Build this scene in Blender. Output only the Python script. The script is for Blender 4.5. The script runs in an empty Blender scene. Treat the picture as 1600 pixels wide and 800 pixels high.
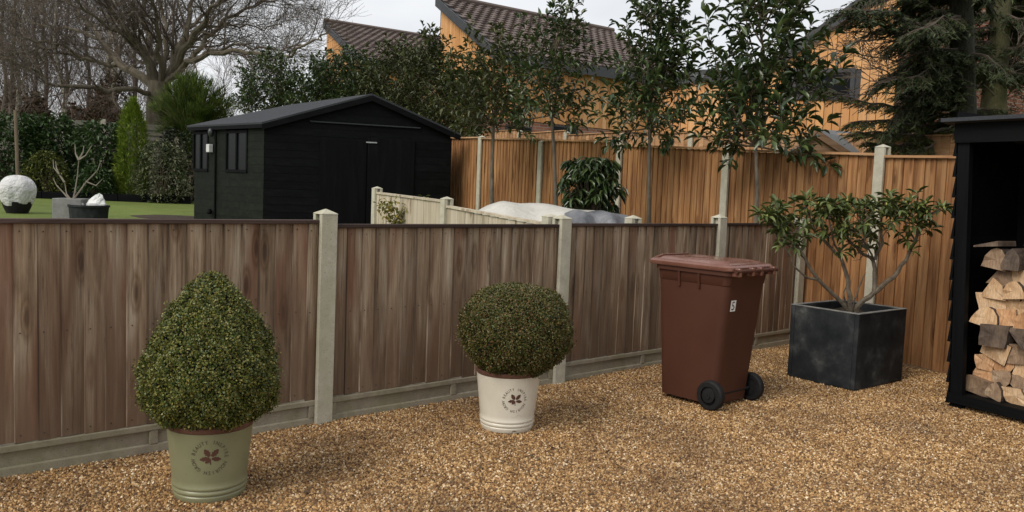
import bpy, math, random
import numpy as np
from mathutils import Vector, Matrix
random.seed(7); rng = np.random.default_rng(7)
sc = bpy.context.scene
COL = sc.collection
R = math.radians

# ------------------------------------------------------------------ camera
F, PIT, ROL, CH = 1317.2, 0.0812, 0.0389, 1.4212
_fw = Vector((0, math.cos(PIT), -math.sin(PIT))); _up = Vector((0, math.sin(PIT), math.cos(PIT))); _rt = Vector((1, 0, 0))
_r = math.cos(ROL)*_rt + math.sin(ROL)*_up; _u = -math.sin(ROL)*_rt + math.cos(ROL)*_up
cam = bpy.data.cameras.new('camera'); camo = bpy.data.objects.new('camera', cam); COL.objects.link(camo)
m = Matrix((( _r.x, _u.x, -_fw.x, 0), (_r.y, _u.y, -_fw.y, 0), (_r.z, _u.z, -_fw.z, CH), (0, 0, 0, 1)))
camo.matrix_world = m
cam.sensor_width = 36; cam.sensor_fit = 'HORIZONTAL'; cam.lens = F/1600*36
cam.clip_start = 0.05; cam.clip_end = 2000
sc.camera = camo
# ------------------------------------------------------------------ sky, sun, exposure
w = bpy.data.worlds.new('World'); sc.world = w; w.use_nodes = True
nt = w.node_tree; nt.nodes.clear()
SUN_EL, SUN_AZ = R(42), R(-135)
def WN(t): return nt.nodes.new(t)
out = WN('ShaderNodeOutputWorld'); bg = WN('ShaderNodeBackground')
sky = WN('ShaderNodeTexSky'); sky.sky_type = 'NISHITA'; sky.sun_disc = False; sky.sun_elevation = SUN_EL; sky.sun_rotation = R(225)
tc = WN('ShaderNodeTexCoord'); mp = WN('ShaderNodeMapping'); mp.inputs['Scale'].default_value = (1, 1, 3.2)
nz = WN('ShaderNodeTexNoise'); nz.inputs['Scale'].default_value = 2.2; nz.inputs['Detail'].default_value = 6; nz.inputs['Roughness'].default_value = .5
cr = WN('ShaderNodeValToRGB'); cr.color_ramp.elements[0].position = .36; cr.color_ramp.elements[0].color = (4.3, 4.4, 4.6, 1)
cr.color_ramp.elements[1].position = .66; cr.color_ramp.elements[1].color = (5.8, 5.85, 5.95, 1)
mx = WN('ShaderNodeMix'); mx.data_type = 'RGBA'; mx.inputs['Factor'].default_value = .94
nt.links.new(tc.outputs['Generated'], mp.inputs['Vector']); nt.links.new(mp.outputs['Vector'], nz.inputs['Vector'])
nt.links.new(nz.outputs['Fac'], cr.inputs['Fac']); nt.links.new(sky.outputs['Color'], mx.inputs[6]); nt.links.new(cr.outputs['Color'], mx.inputs[7])
nt.links.new(mx.outputs[2], bg.inputs['Color']); bg.inputs['Strength'].default_value = .1
nt.links.new(bg.outputs['Background'], out.inputs['Surface'])
sl = bpy.data.lights.new('sun', 'SUN'); sl.energy = 1.5; sl.angle = R(36); sl.color = (1, .93, .84)
so = bpy.data.objects.new('sun', sl); COL.objects.link(so)
_sd = Vector((math.cos(SUN_EL)*math.sin(SUN_AZ), math.cos(SUN_EL)*math.cos(SUN_AZ), math.sin(SUN_EL)))
so.rotation_euler = _sd.to_track_quat('Z', 'Y').to_euler()
sc.view_settings.view_transform = 'Standard'; sc.view_settings.look = 'None'; sc.view_settings.exposure = 0.72; sc.view_settings.gamma = 1
sc.render.engine = 'CYCLES'

# ------------------------------------------------------------------ measuring helpers (a photo pixel with a distance gives a real place)
C0 = Vector((0, 0, CH))
def ray(x, y): return _fw + _r*((x-800)/F) - _u*((y-400)/F)
def at(x, y, Y): d = ray(x, y); return C0 + d*(Y/d.y)
def onz(x, y, z=0.): d = ray(x, y); return C0 + d*((z-CH)/d.z)
def onplane(x, y, p, n): d = ray(x, y); n = Vector(n); return C0 + d*((Vector(p)-C0).dot(n)/d.dot(n))
FA = 0.7166; OB = 2.1026
P1 = Vector((-1.059, 4.8375, 0)); DA = Vector((math.cos(FA), math.sin(FA), 0)); NA = Vector((-math.sin(FA), math.cos(FA), 0))
Q0 = Vector((3.3112, 7.6816, 0)); DB = Vector((math.cos(OB), math.sin(OB), 0)); NB = Vector((math.sin(OB), -math.cos(OB), 0))   # NB points away beyond the orange fence
S = 1.92
def sm(a, b, x):
    t = min(1, max(0, (x-a)/(b-a))); return t*t*(3-2*t)
def hgt(x, y):
    s = (Vector((x, y, 0))-P1).dot(NA)
    if s < 0.1: return -.03
    return -.03 + .63*sm(0, 12, s) + .02*min(14, max(0, s-11))
def ground(px, py):
    d = ray(px, py); t = 2.
    for _ in range(4000):
        p = C0 + d*t
        if p.z < hgt(p.x, p.y): break
        t += .02
    return p

# ------------------------------------------------------------------ materials
def nodes(name):
    mt = bpy.data.materials.new(name); mt.use_nodes = True; n = mt.node_tree
    b = n.nodes['Principled BSDF']; return mt, n, b
def ramp(n, fac, stops):
    c = n.nodes.new('ShaderNodeValToRGB'); e = c.color_ramp.elements
    while len(e) < len(stops): e.new(.5)
    for k, (p, col) in enumerate(stops): e[k].position = p; e[k].color = (*col, 1)
    n.links.new(fac, c.inputs['Fac']); return c.outputs['Color']
def coords(n, scale, rnd=True, kind='Object'):
    t = n.nodes.new('ShaderNodeTexCoord'); mp = n.nodes.new('ShaderNodeMapping'); mp.inputs['Scale'].default_value = scale
    if rnd:
        o = n.nodes.new('ShaderNodeObjectInfo'); a = n.nodes.new('ShaderNodeVectorMath'); a.operation = 'SCALE'; a.inputs[0].default_value = (37, 61, 23)
        n.links.new(o.outputs['Random'], a.inputs['Scale']); ad = n.nodes.new('ShaderNodeVectorMath'); ad.operation = 'ADD'
        n.links.new(t.outputs[kind], ad.inputs[0]); n.links.new(a.outputs[0], ad.inputs[1]); n.links.new(ad.outputs[0], mp.inputs['Vector'])
    else: n.links.new(t.outputs[kind], mp.inputs['Vector'])
    return mp.outputs['Vector']
def noise(n, vec, scale, detail=5, rough=.55, dist=0):
    z = n.nodes.new('ShaderNodeTexNoise'); z.inputs['Scale'].default_value = scale; z.inputs['Detail'].default_value = detail
    z.inputs['Roughness'].default_value = rough; z.inputs['Distortion'].default_value = dist
    n.links.new(vec, z.inputs['Vector']); return z.outputs['Fac']
def mixc(n, fac, a, b, mode='MIX'):
    x = n.nodes.new('ShaderNodeMix'); x.data_type = 'RGBA'; x.blend_type = mode
    for s, v in ((0, fac), (6, a), (7, b)):
        if hasattr(v, 'links'): n.links.new(v, x.inputs[s])
        elif s == 0: x.inputs[0].default_value = v
        else: x.inputs[s].default_value = (*v, 1)
    return x.outputs[2]
def mth(n, op, a, b=0.):
    x = n.nodes.new('ShaderNodeMath'); x.operation = op
    for s, v in ((0, a), (1, b)):
        if hasattr(v, 'links'): n.links.new(v, x.inputs[s])
        else: x.inputs[s].default_value = v
    return x.outputs[0]
def bump(n, b, h, st=.4, dist=.01):
    x = n.nodes.new('ShaderNodeBump'); x.inputs['Strength'].default_value = st; x.inputs['Distance'].default_value = dist
    n.links.new(h, x.inputs['Height']); n.links.new(x.outputs['Normal'], b.inputs['Normal'])
def simple(name, c1, c2, scale=8, vs=(1, 1, 1), rough=.7, bs=.3, bd=.004, detail=6, rnd=True, metal=0, spec=.5):
    mt, n, b = nodes(name); v = coords(n, vs, rnd); f = noise(n, v, scale, detail)
    n.links.new(ramp(n, f, [(.3, c1), (.7, c2)]), b.inputs['Base Color'])
    b.inputs['Roughness'].default_value = rough; b.inputs['Metallic'].default_value = metal; b.inputs['Specular IOR Level'].default_value = spec
    if bs: bump(n, b, noise(n, v, scale*4, 4), bs, bd)
    return mt
def wood(name, base, streak, pale, along='z', rough=.8, amt=.5, knot=True, vary=.25, streak_s=(.50, .72), patch=None, spec=.25, damp=None, fine=None):
    """sawn board: long grain, dark streaks, knots, every board its own tone"""
    mt, n, b = nodes(name)
    sc1 = (30, 30, 1.1) if along == 'z' else (1.1, 30, 30)
    sc2 = (9, 9, .9) if along == 'z' else (.9, 9, 9)
    v1 = coords(n, sc1); v2 = coords(n, sc2)
    g = noise(n, v1, 1.6, 7, .65, .8); p = noise(n, v2, 1.0, 4, .55, 1.2)
    col = ramp(n, p, [(.30, streak), (streak_s[0], base), (streak_s[1], pale)])
    dark = ramp(n, g, [(.30, (.45, .42, .40)), (.52, (1, 1, 1)), (.72, (1.18, 1.16, 1.14))])
    col = mixc(n, amt, col, dark, 'MULTIPLY')
    if fine:
        vf = coords(n, (46, 46, 1.5)); gf = noise(n, vf, 1.5, 8, .8, .5)
        col = mixc(n, fine, col, ramp(n, gf, [(.38, (.34, .29, .26)), (.46, (.86, .84, .82)), (.54, (1.02, 1.02, 1.02)), (.64, (1.38, 1.38, 1.38))]), 'MULTIPLY')
        # nail heads and short splits along the rails
        vw = n.nodes.new('ShaderNodeTexWave'); vw.wave_type = 'RINGS'; vw.inputs['Scale'].default_value = 2.; vw.inputs['Distortion'].default_value = 5; vw.inputs['Detail'].default_value = 3
        n.links.new(coords(n, (9, 9, .75)), vw.inputs['Vector'])
        col = mixc(n, .38, col, ramp(n, vw.outputs['Fac'], [(.3, (.72, .68, .66)), (.6, (1.12, 1.1, 1.08))]), 'MULTIPLY')
    if patch:
        pf = noise(n, coords(n, (3.2, 3.2, .8)), 1.0, 3, .5, .6)
        col = mixc(n, ramp(n, pf, [(.5, (0, 0, 0)), (.66, (.75, .75, .75))]), col, patch)
    if knot:
        vk = coords(n, (7.5, 7.5, 1.9) if along == 'z' else (1.9, 7.5, 7.5))
        vo = n.nodes.new('ShaderNodeTexVoronoi'); vo.inputs['Scale'].default_value = 1.; n.links.new(vk, vo.inputs['Vector'])
        kf = ramp(n, vo.outputs['Distance'], [(.08, (.22, .17, .15)), (.14, (.70, .62, .56)), (.18, (.5, .43, .38)), (.26, (1, 1, 1))])
        col = mixc(n, .8, col, kf, 'MULTIPLY')
    if damp:      # rain and soil staining creeping up from the foot of the boards, ragged from board to board
        tz = n.nodes.new('ShaderNodeTexCoord'); sx_ = n.nodes.new('ShaderNodeSeparateXYZ'); n.links.new(tz.outputs['Object'], sx_.inputs[0])
        nf = noise(n, coords(n, (14, 14, 1.3)), 1.2, 4)
        hz = mth(n, 'ADD', sx_.outputs['Z'], mth(n, 'MULTIPLY', mth(n, 'SUBTRACT', nf, .5), 1.5))
        col = mixc(n, ramp(n, hz, [(.05, (.8, .8, .8)), (.75, (0, 0, 0))]), col, damp)
    o = n.nodes.new('ShaderNodeObjectInfo')
    mr = n.nodes.new('ShaderNodeMapRange'); mr.inputs[3].default_value = 1-vary; mr.inputs[4].default_value = 1+vary
    n.links.new(o.outputs['Random'], mr.inputs[0])
    hs = n.nodes.new('ShaderNodeHueSaturation'); n.links.new(col, hs.inputs['Color']); n.links.new(mr.outputs[0], hs.inputs['Value'])
    n.links.new(hs.outputs[0], b.inputs['Base Color'])
    b.inputs['Roughness'].default_value = rough; b.inputs['Specular IOR Level'].default_value = spec
    bump(n, b, g, .5, .004)
    return mt
def leafmat(name, cols, rough=.45, spec=.5, trans=.0, clump=0, clump_cols=None, stem=False):
    mt, n, b = nodes(name)
    g = n.nodes.new('ShaderNodeNewGeometry')
    c = ramp(n, g.outputs['Random Per Island'], [(k/(len(cols)-1) if len(cols) > 1 else 0, x) for k, x in enumerate(cols)])
    if clump:
        t = n.nodes.new('ShaderNodeTexCoord'); f = noise(n, t.outputs['Object'], clump, 2)
        c = mixc(n, ramp(n, f, [(.42, (0, 0, 0)), (.62, (.85, .85, .85))]), c, clump_cols)
    n.links.new(c, b.inputs['Base Color'])
    b.inputs['Roughness'].default_value = rough; b.inputs['Specular IOR Level'].default_value = spec
    if trans:
        tr = n.nodes.new('ShaderNodeBsdfTranslucent'); n.links.new(c, tr.inputs['Color']); mxs = n.nodes.new('ShaderNodeMixShader')
        mxs.inputs[0].default_value = trans; n.links.new(b.outputs[0], mxs.inputs[1]); n.links.new(tr.outputs[0], mxs.inputs[2])
        n.links.new(mxs.outputs[0], n.nodes['Material Output'].inputs['Surface'])
    return mt
def flat(name, c, rough=.5, metal=0, spec=.5):
    mt, n, b = nodes(name); b.inputs['Base Color'].default_value = (*c, 1); b.inputs['Roughness'].default_value = rough
    b.inputs['Metallic'].default_value = metal; b.inputs['Specular IOR Level'].default_value = spec; return mt

M = {}
M['old_wood'] = wood('weathered_board', (.32, .235, .155), (.165, .108, .068), (.47, .40, .30), amt=.4, vary=.2, patch=(.185, .082, .048), fine=.8, damp=(.155, .100, .064))
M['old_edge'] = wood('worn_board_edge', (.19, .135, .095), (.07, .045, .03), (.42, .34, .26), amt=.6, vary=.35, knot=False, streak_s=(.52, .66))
M['nail'] = flat('rusty_nail', (.03, .018, .012), .7)
M['old_rail'] = wood('weathered_rail', (.05, .032, .026), (.03, .018, .014), (.09, .06, .05), along='x', knot=False)
M['orange_wood'] = wood('orange_board', (.33, .165, .068), (.19, .085, .034), (.45, .26, .12), amt=.5, vary=.16, fine=.5)
M['orange_rail'] = wood('orange_rail', (.42, .24, .12), (.3, .15, .07), (.5, .33, .2), along='x', knot=False)
M['pale_wood'] = wood('pale_board', (.46, .40, .30), (.33, .28, .20), (.56, .50, .40), amt=.35, vary=.1)
M['black_wood'] = wood('black_board', (.0035, .004, .0046), (.0028, .003, .0035), (.006, .0065, .007), along='x', knot=False, vary=.2, rough=.62, spec=.08)
M['black_wood_z'] = wood('black_upright', (.0035, .004, .0046), (.0028, .003, .0035), (.006, .0065, .007), knot=False, vary=.2, rough=.62, spec=.08)
M['green_black'] = wood('dark_green_board', (.011, .014, .010), (.008, .010, .007), (.016, .019, .013), along='x', knot=False, vary=.1, rough=.6, spec=.08)
M['stump'] = simple('old_timber', (.1, .075, .05), (.2, .15, .1), 6, (6, 6, 1), .85)
# concrete with lichen
def concrete(name, a, bcol, green=(.24, .26, .15)):
    mt, n, b = nodes(name); v = coords(n, (1, 1, 1)); f = noise(n, v, 14, 8, .7); f2 = noise(n, coords(n, (3, 3, 1)), 2.2, 4); f3 = noise(n, v, 160, 2)
    c = ramp(n, f, [(.3, a), (.7, bcol)])
    c = mixc(n, ramp(n, f2, [(.45, (0, 0, 0)), (.7, (.6, .6, .6))]), c, green)
    c = mixc(n, 1, c, ramp(n, f3, [(.28, (.45, .42, .38)), (.36, (1, 1, 1))]), 'MULTIPLY')
    n.links.new(c, b.inputs['Base Color']); b.inputs['Roughness'].default_value = .9; bump(n, b, f3, .5, .003); return mt
M['concrete'] = concrete('concrete', (.37, .35, .27), (.54, .51, .41), (.36, .355, .24))
M['gravel_board'] = concrete('gravel_board_concrete', (.21, .185, .135), (.34, .30, .22), (.20, .19, .10))

# ------------------------------------------------------------------ mesh helpers
def link(name, data, parent=None, mat=None):
    o = bpy.data.objects.new(name, data); COL.objects.link(o)
    if parent is not None: o.parent = parent
    if mat is not None and data is not None:
        for k in (mat if isinstance(mat, (list, tuple)) else [mat]): data.materials.append(k)
    return o
def tag(o, label=None, cat=None, group=None, kind=None):
    if label: o['label'] = label
    if cat: o['category'] = cat
    if group: o['group'] = group
    if kind: o['kind'] = kind
    return o
def empty(name, loc, rz, label, cat, group=None):
    o = bpy.data.objects.new(name, None); COL.objects.link(o); o.location = loc; o.rotation_euler = (0, 0, rz); o.empty_display_size = .1
    return tag(o, label, cat, group)
class MB:
    def __init__(s): s.v = []; s.f = []; s.m = []
    def add(s, vs, fs, mi=0):
        o = len(s.v); s.v += [tuple(x) for x in vs]; s.f += [tuple(i+o for i in f) for f in fs]; s.m += [mi]*len(fs)
    def box(s, a, b, mi=0):
        x0, y0, z0 = a; x1, y1, z1 = b
        s.add([(x0,y0,z0),(x1,y0,z0),(x1,y1,z0),(x0,y1,z0),(x0,y0,z1),(x1,y0,z1),(x1,y1,z1),(x0,y1,z1)],
              [(0,3,2,1),(4,5,6,7),(0,1,5,4),(1,2,6,5),(2,3,7,6),(3,0,4,7)], mi)
    def hexa(s, v8, mi=0):
        s.add(v8, [(0,3,2,1),(4,5,6,7),(0,1,5,4),(1,2,6,5),(2,3,7,6),(3,0,4,7)], mi)
    def slab(s, poly, d, mi=0):     # polygon (3D points) pushed along d
        n = len(poly); d = Vector(d); a = [Vector(p) for p in poly]; b = [p+d for p in a]
        s.add(a+b, [tuple(range(n))[::-1], tuple(range(n, 2*n))]+[(i, (i+1) % n, n+(i+1) % n, n+i) for i in range(n)], mi)
    def lathe(s, prof, n=40, c=(0, 0, 0), mi=0, cap=True, ax='z', wob=0):
        vs = []
        for r, z in prof:
            for k in range(n):
                a = 2*math.pi*k/n; rr = r*(1+wob*math.sin(3*a+z*9))
                if ax == 'z': vs.append((c[0]+rr*math.cos(a), c[1]+rr*math.sin(a), c[2]+z))
                else: vs.append((c[0]+z, c[1]+rr*math.cos(a), c[2]+rr*math.sin(a)))
        fs = []
        for i in range(len(prof)-1):
            for k in range(n): k2 = (k+1) % n; fs.append((i*n+k, i*n+k2, (i+1)*n+k2, (i+1)*n+k))
        if cap: fs.append(tuple(range(n))[::-1]); fs.append(tuple(range((len(prof)-1)*n, len(prof)*n)))
        s.add(vs, fs, mi)
    def tube(s, pts, rad, n=6, mi=0):
        pts = [Vector(p) for p in pts]; L = len(pts)
        if L < 2: return
        vs = []; prev = None
        for i, p in enumerate(pts):
            t = (pts[min(i+1, L-1)]-pts[max(i-1, 0)])
            if t.length < 1e-9: t = Vector((0, 0, 1))
            t.normalize()
            if prev is None:
                a = t.orthogonal().normalized()
            else:
                a = prev - t*prev.dot(t)
                a = a.normalized() if a.length > 1e-6 else t.orthogonal().normalized()
            prev = a; b = t.cross(a); r = rad[i] if hasattr(rad, '__len__') else rad
            for k in range(n):
                an = 2*math.pi*k/n; vs.append(p + a*(r*math.cos(an)) + b*(r*math.sin(an)))
        fs = [(i*n+k, i*n+(k+1) % n, (i+1)*n+(k+1) % n, (i+1)*n+k) for i in range(L-1) for k in range(n)]
        fs.append(tuple(range(n))[::-1]); fs.append(tuple(range((L-1)*n, L*n)))
        s.add(vs, fs, mi)
    def mesh(s, name, smooth=False):
        me = bpy.data.meshes.new(name); me.from_pydata(s.v, [], s.f); me.update()
        if any(s.m): me.polygons.foreach_set('material_index', s.m)
        if smooth: me.polygons.foreach_set('use_smooth', [True]*len(me.polygons))
        return me
    def build(s, name, mat, parent=None, smooth=False, bevel=0):
        o = link(name, s.mesh(name, smooth), parent, mat)
        if bevel:
            b = o.modifiers.new('bevel', 'BEVEL'); b.width = bevel; b.segments = 2; b.limit_method = 'ANGLE'
        if smooth: 
            e = o.modifiers.new('es', 'EDGE_SPLIT'); e.split_angle = R(38)
        return o
LEAF = {   # outlines in (across, along, up): five-point folded leaf, or a small diamond
    'big': (np.array([(0,0,0),(-.5,.42,.10),(0,.45,-.04),(.5,.42,.10),(-.34,.75,.02),(.34,.75,.02),(0,1,-.26)], float),
            [(0,2,1),(0,3,2),(1,2,4),(2,3,5),(2,6,4),(2,5,6)]),
    'small': (np.array([(0,0,0),(-.5,.5,.1),(.5,.5,.1),(0,1,-.1)], float), [(0,2,1),(1,2,3)]),
    'needle': (np.array([(-.3,0,0),(.3,0,0),(0,1,-.1)], float), [(0,1,2)]),
}
def leaves_arr(pts, dirs, L, W, kind='small', upv=None):
    T, fs = LEAF[kind]; N = len(pts); pts = np.asarray(pts, float); d = np.asarray(dirs, float)
    d = d/np.maximum(1e-9, np.linalg.norm(d, axis=1))[:, None]
    ref = np.array([0, 0, 1.]) + rng.normal(0, .5, (N, 3)) if upv is None else upv + rng.normal(0, .25, (N, 3))
    sd = np.cross(d, ref); sd /= np.maximum(1e-9, np.linalg.norm(sd, axis=1))[:, None]; up = np.cross(sd, d)
    L = np.broadcast_to(L, N)[:, None, None]; W = np.broadcast_to(W, N)[:, None, None]
    V = pts[:, None, :] + sd[:, None, :]*(T[None, :, 0:1]*W) + d[:, None, :]*(T[None, :, 1:2]*L) + up[:, None, :]*(T[None, :, 2:3]*L)
    k = len(T); Fc = (np.array(fs)[None]+np.arange(N)[:, None, None]*k).reshape(-1, 3)
    return V.reshape(-1, 3), Fc
def tri_mesh(name, V, Fc, smooth=False):
    me = bpy.data.meshes.new(name); me.vertices.add(len(V)); me.vertices.foreach_set('co', V.astype(np.float32).ravel())
    me.loops.add(len(Fc)*3); me.loops.foreach_set('vertex_index', Fc.astype(np.int32).ravel())
    me.polygons.add(len(Fc)); me.polygons.foreach_set('loop_start', np.arange(0, len(Fc)*3, 3, dtype=np.int32))
    me.update(calc_edges=True); me.validate()
    return me
def leaf_obj(name, mat, parent, pts, dirs, L, W, kind='small', upv=None, org=None):
    V, Fc = leaves_arr(pts, dirs, L, W, kind, upv)
    if org is not None: V = V-np.array(org)
    return link(name, tri_mesh(name, V, Fc), parent, mat)
def rv2(rr): return Vector((rr.gauss(0, 1), rr.gauss(0, 1), rr.gauss(0, 1))).normalized()
def rv(): 
    v = rng.normal(0, 1, 3); return Vector(v/np.linalg.norm(v))

# ================================================================== THE GROUND
def axis(lo, hi, step): return list(np.arange(lo, hi, step))
xs = [-900, -400, -200, -120, -80, -60, -50] + axis(-40, 30, .7) + [32, 40, 60, 100, 200, 400, 900]
ys = [-200, -60, -20, -10, -5] + axis(0, 42, .7) + [45, 50, 60, 90, 150, 300, 900]
gb = MB(); nx = len(xs)
gb.add([(x, y, hgt(x, y)) for y in ys for x in xs], [(j*nx+i, j*nx+i+1, (j+1)*nx+i+1, (j+1)*nx+i) for j in range(len(ys)-1) for i in range(nx-1)])
mt, n, b = nodes('ground_grass'); v = coords(n, (1, 1, 1), False)
c = ramp(n, noise(n, v, .8, 8, .7), [(.3, (.10, .135, .022)), (.55, (.15, .205, .032)), (.75, (.20, .245, .055))])
c = mixc(n, .5, c, ramp(n, noise(n, v, 60, 4), [(.3, (.5, .5, .4)), (.7, (1.2, 1.2, 1.1))]), 'MULTIPLY')
n.links.new(c, b.inputs['Base Color']); b.inputs['Roughness'].default_value = .9; bump(n, b, noise(n, v, 90, 3), .8, .03)
tag(gb.build('ground', mt, None, True), kind='structure')

# gravel: one sheet, with loose stones lying on it
CORN = P1 + DA*(2.7*S)
def gp(u, s): return P1 + DA*u + NA*s
mt, n, b = nodes('gravel_bed'); v = coords(n, (1, 1, 1), False)
vo = n.nodes.new('ShaderNodeTexVoronoi'); vo.inputs['Scale'].default_value = 75; n.links.new(v, vo.inputs['Vector'])
c = ramp(n, vo.outputs['Color'], [(.2, (.09, .052, .022)), (.5, (.20, .12, .055)), (.8, (.34, .22, .11))])
n.links.new(c, b.inputs['Base Color']); b.inputs['Roughness'].default_value = .8
bump(n, b, vo.outputs['Distance'], 1, .01)
# outline: front fence line, orange fence line, far side behind the camera
o1 = gp(-14, .05); o2 = CORN + NA*.05 + DA*.1
k1 = Q0 + DB*(-9) - NB*(-.02)
gm = MB()
poly = [tuple(gp(-14, .05)), tuple(o2), tuple(k1), tuple(Vector((0, -14, 0)) + Vector((6, 0, 0))), tuple(Vector((-14, -9, 0)))]
# subdivided grid clipped to that outline so that it can undulate
def inside(x, y):
    p = Vector((x, y, 0)); return (p-P1).dot(NA) < .06 and (p-Q0).dot(NB) < .02
def gz(x, y): return .006*math.sin(x*2.1+y*.7)+.005*math.sin(y*3.3-x*1.4)
tagg = gb
g2 = MB(); U = np.arange(-9, 9.0, .15); idx = {}
vs = []; fs = []
us = list(np.arange(-12, 10, .25)); ss = list(np.arange(-14, 0, .25)) + [.05]
for s_ in ss:
    for u_ in us:
        p = gp(u_, s_); d = (p-Q0).dot(NB)
        if d > .02:
            p = p - DA*(d-.02)/DA.dot(NB)
        vs.append((p.x, p.y, gz(p.x, p.y)))
nu = len(us)
for j in range(len(ss)-1):
    for i in range(nu-1):
        q = (j*nu+i, j*nu+i+1, (j+1)*nu+i+1, (j+1)*nu+i)
        a_ = Vector(vs[q[0]]); b_ = Vector(vs[q[1]]); c_ = Vector(vs[q[3]])
        if (b_-a_).cross(c_-a_).length > 1e-4: fs.append(q)
g2.add(vs, fs)
gravel = g2.build('gravel', mt, None, True); tag(gravel, kind='structure')
# the loose stones: geometry nodes on a sheet covering what can be seen
g3 = MB(); vs = []; fs = []
Vis = []
us = list(np.arange(-3.6, 7.4, .2)); ss = list(np.arange(-4.6, 0, .2)) + [.03]; nu = len(us)
for s_ in ss:
    for u_ in us:
        p = gp(u_, s_); vs.append((p.x, p.y, gz(p.x, p.y)))
for j in range(len(ss)-1):
    for i in range(nu-1):
        q = (j*nu+i, j*nu+i+1, (j+1)*nu+i+1, (j+1)*nu+i)
        c_ = (Vector(vs[q[0]])+Vector(vs[q[2]]))/2
        if (c_-Q0).dot(NB) < -.06 and c_.y > 2.6 and abs(c_.x) < c_.y*.62+.6 and c_.x < 4.6: fs.append(q)
g3.add(vs, fs)
mt, n, b = nodes('gravel_stone')
oi = n.nodes.new('ShaderNodeObjectInfo')
tn = n.nodes.new('ShaderNodeTexCoord')
gpos = n.nodes.new('ShaderNodeNewGeometry')
pf = noise(n, gpos.outputs['Position'], 1.6, 6, .65)
c = ramp(n, oi.outputs['Random'], [(0, (.085, .042, .016)), (.22, (.20, .10, .036)), (.5, (.38, .215, .080)), (.78, (.52, .335, .145)), (.93, (.68, .50, .285)), (1., (.86, .74, .55))])
c = mixc(n, .8, c, ramp(n, pf, [(.36, (.50, .46, .43)), (.60, (1.08, 1.06, 1.02))]), 'MULTIPLY')
n.links.new(c, b.inputs['Base Color']); b.inputs['Roughness'].default_value = .55; b.inputs['Specular IOR Level'].default_value = .4
stones = g3.build('gravel_stones', mt); tag(stones, 'loose honey brown flint gravel scattered over the drive in front of the fence', 'gravel', kind='stuff')
ng = bpy.data.node_groups.new('scatter_stones', 'GeometryNodeTree')
ng.interface.new_socket('Geometry', in_out='INPUT', socket_type='NodeSocketGeometry'); ng.interface.new_socket('Geometry', in_out='OUTPUT', socket_type='NodeSocketGeometry')
N = lambda t: ng.nodes.new(t)
gi = N('NodeGroupInput'); go = N('NodeGroupOutput')
dp = N('GeometryNodeDistributePointsOnFaces'); dp.inputs['Density'].default_value = 8600
ico = N('GeometryNodeMeshIcoSphere'); ico.inputs['Radius'].default_value = .0072; ico.inputs['Subdivisions'].default_value = 1
sp = N('GeometryNodeSetPosition'); nzz = N('ShaderNodeTexNoise'); nzz.inputs['Scale'].default_value = 160
vm = N('ShaderNodeVectorMath'); vm.operation = 'SUBTRACT'; vm.inputs[1].default_value = (.5, .5, .5)
vm2 = N('ShaderNodeVectorMath'); vm2.operation = 'SCALE'; vm2.inputs['Scale'].default_value = .012
L_ = ng.links.new
L_(nzz.outputs['Color'], vm.inputs[0]); L_(vm.outputs[0], vm2.inputs[0]); L_(ico.outputs['Mesh'], sp.inputs['Geometry']); L_(vm2.outputs[0], sp.inputs['Offset'])
sm_ = N('GeometryNodeSetMaterial'); sm_.inputs['Material'].default_value = mt; L_(sp.outputs[0], sm_.inputs['Geometry'])
iop = N('GeometryNodeInstanceOnPoints'); L_(gi.outputs[0], dp.inputs['Mesh']); L_(dp.outputs['Points'], iop.inputs['Points']); L_(sm_.outputs[0], iop.inputs['Instance'])
r1 = N('FunctionNodeRandomValue'); r1.data_type = 'FLOAT_VECTOR'; r1.inputs[0].default_value = (0, 0, 0); r1.inputs[1].default_value = (6.28, 6.28, 6.28)
r2_ = N('FunctionNodeRandomValue'); r2_.data_type = 'FLOAT_VECTOR'; r2_.inputs[0].default_value = (.6, .5, .4); r2_.inputs[1].default_value = (1.7, 1.25, .9)
L_(r1.outputs[0], iop.inputs['Rotation']); L_(r2_.outputs[0], iop.inputs['Scale'])
L_(iop.outputs[0], go.inputs[0])
md = stones.modifiers.new('scatter', 'NODES'); md.node_group = ng

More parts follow.
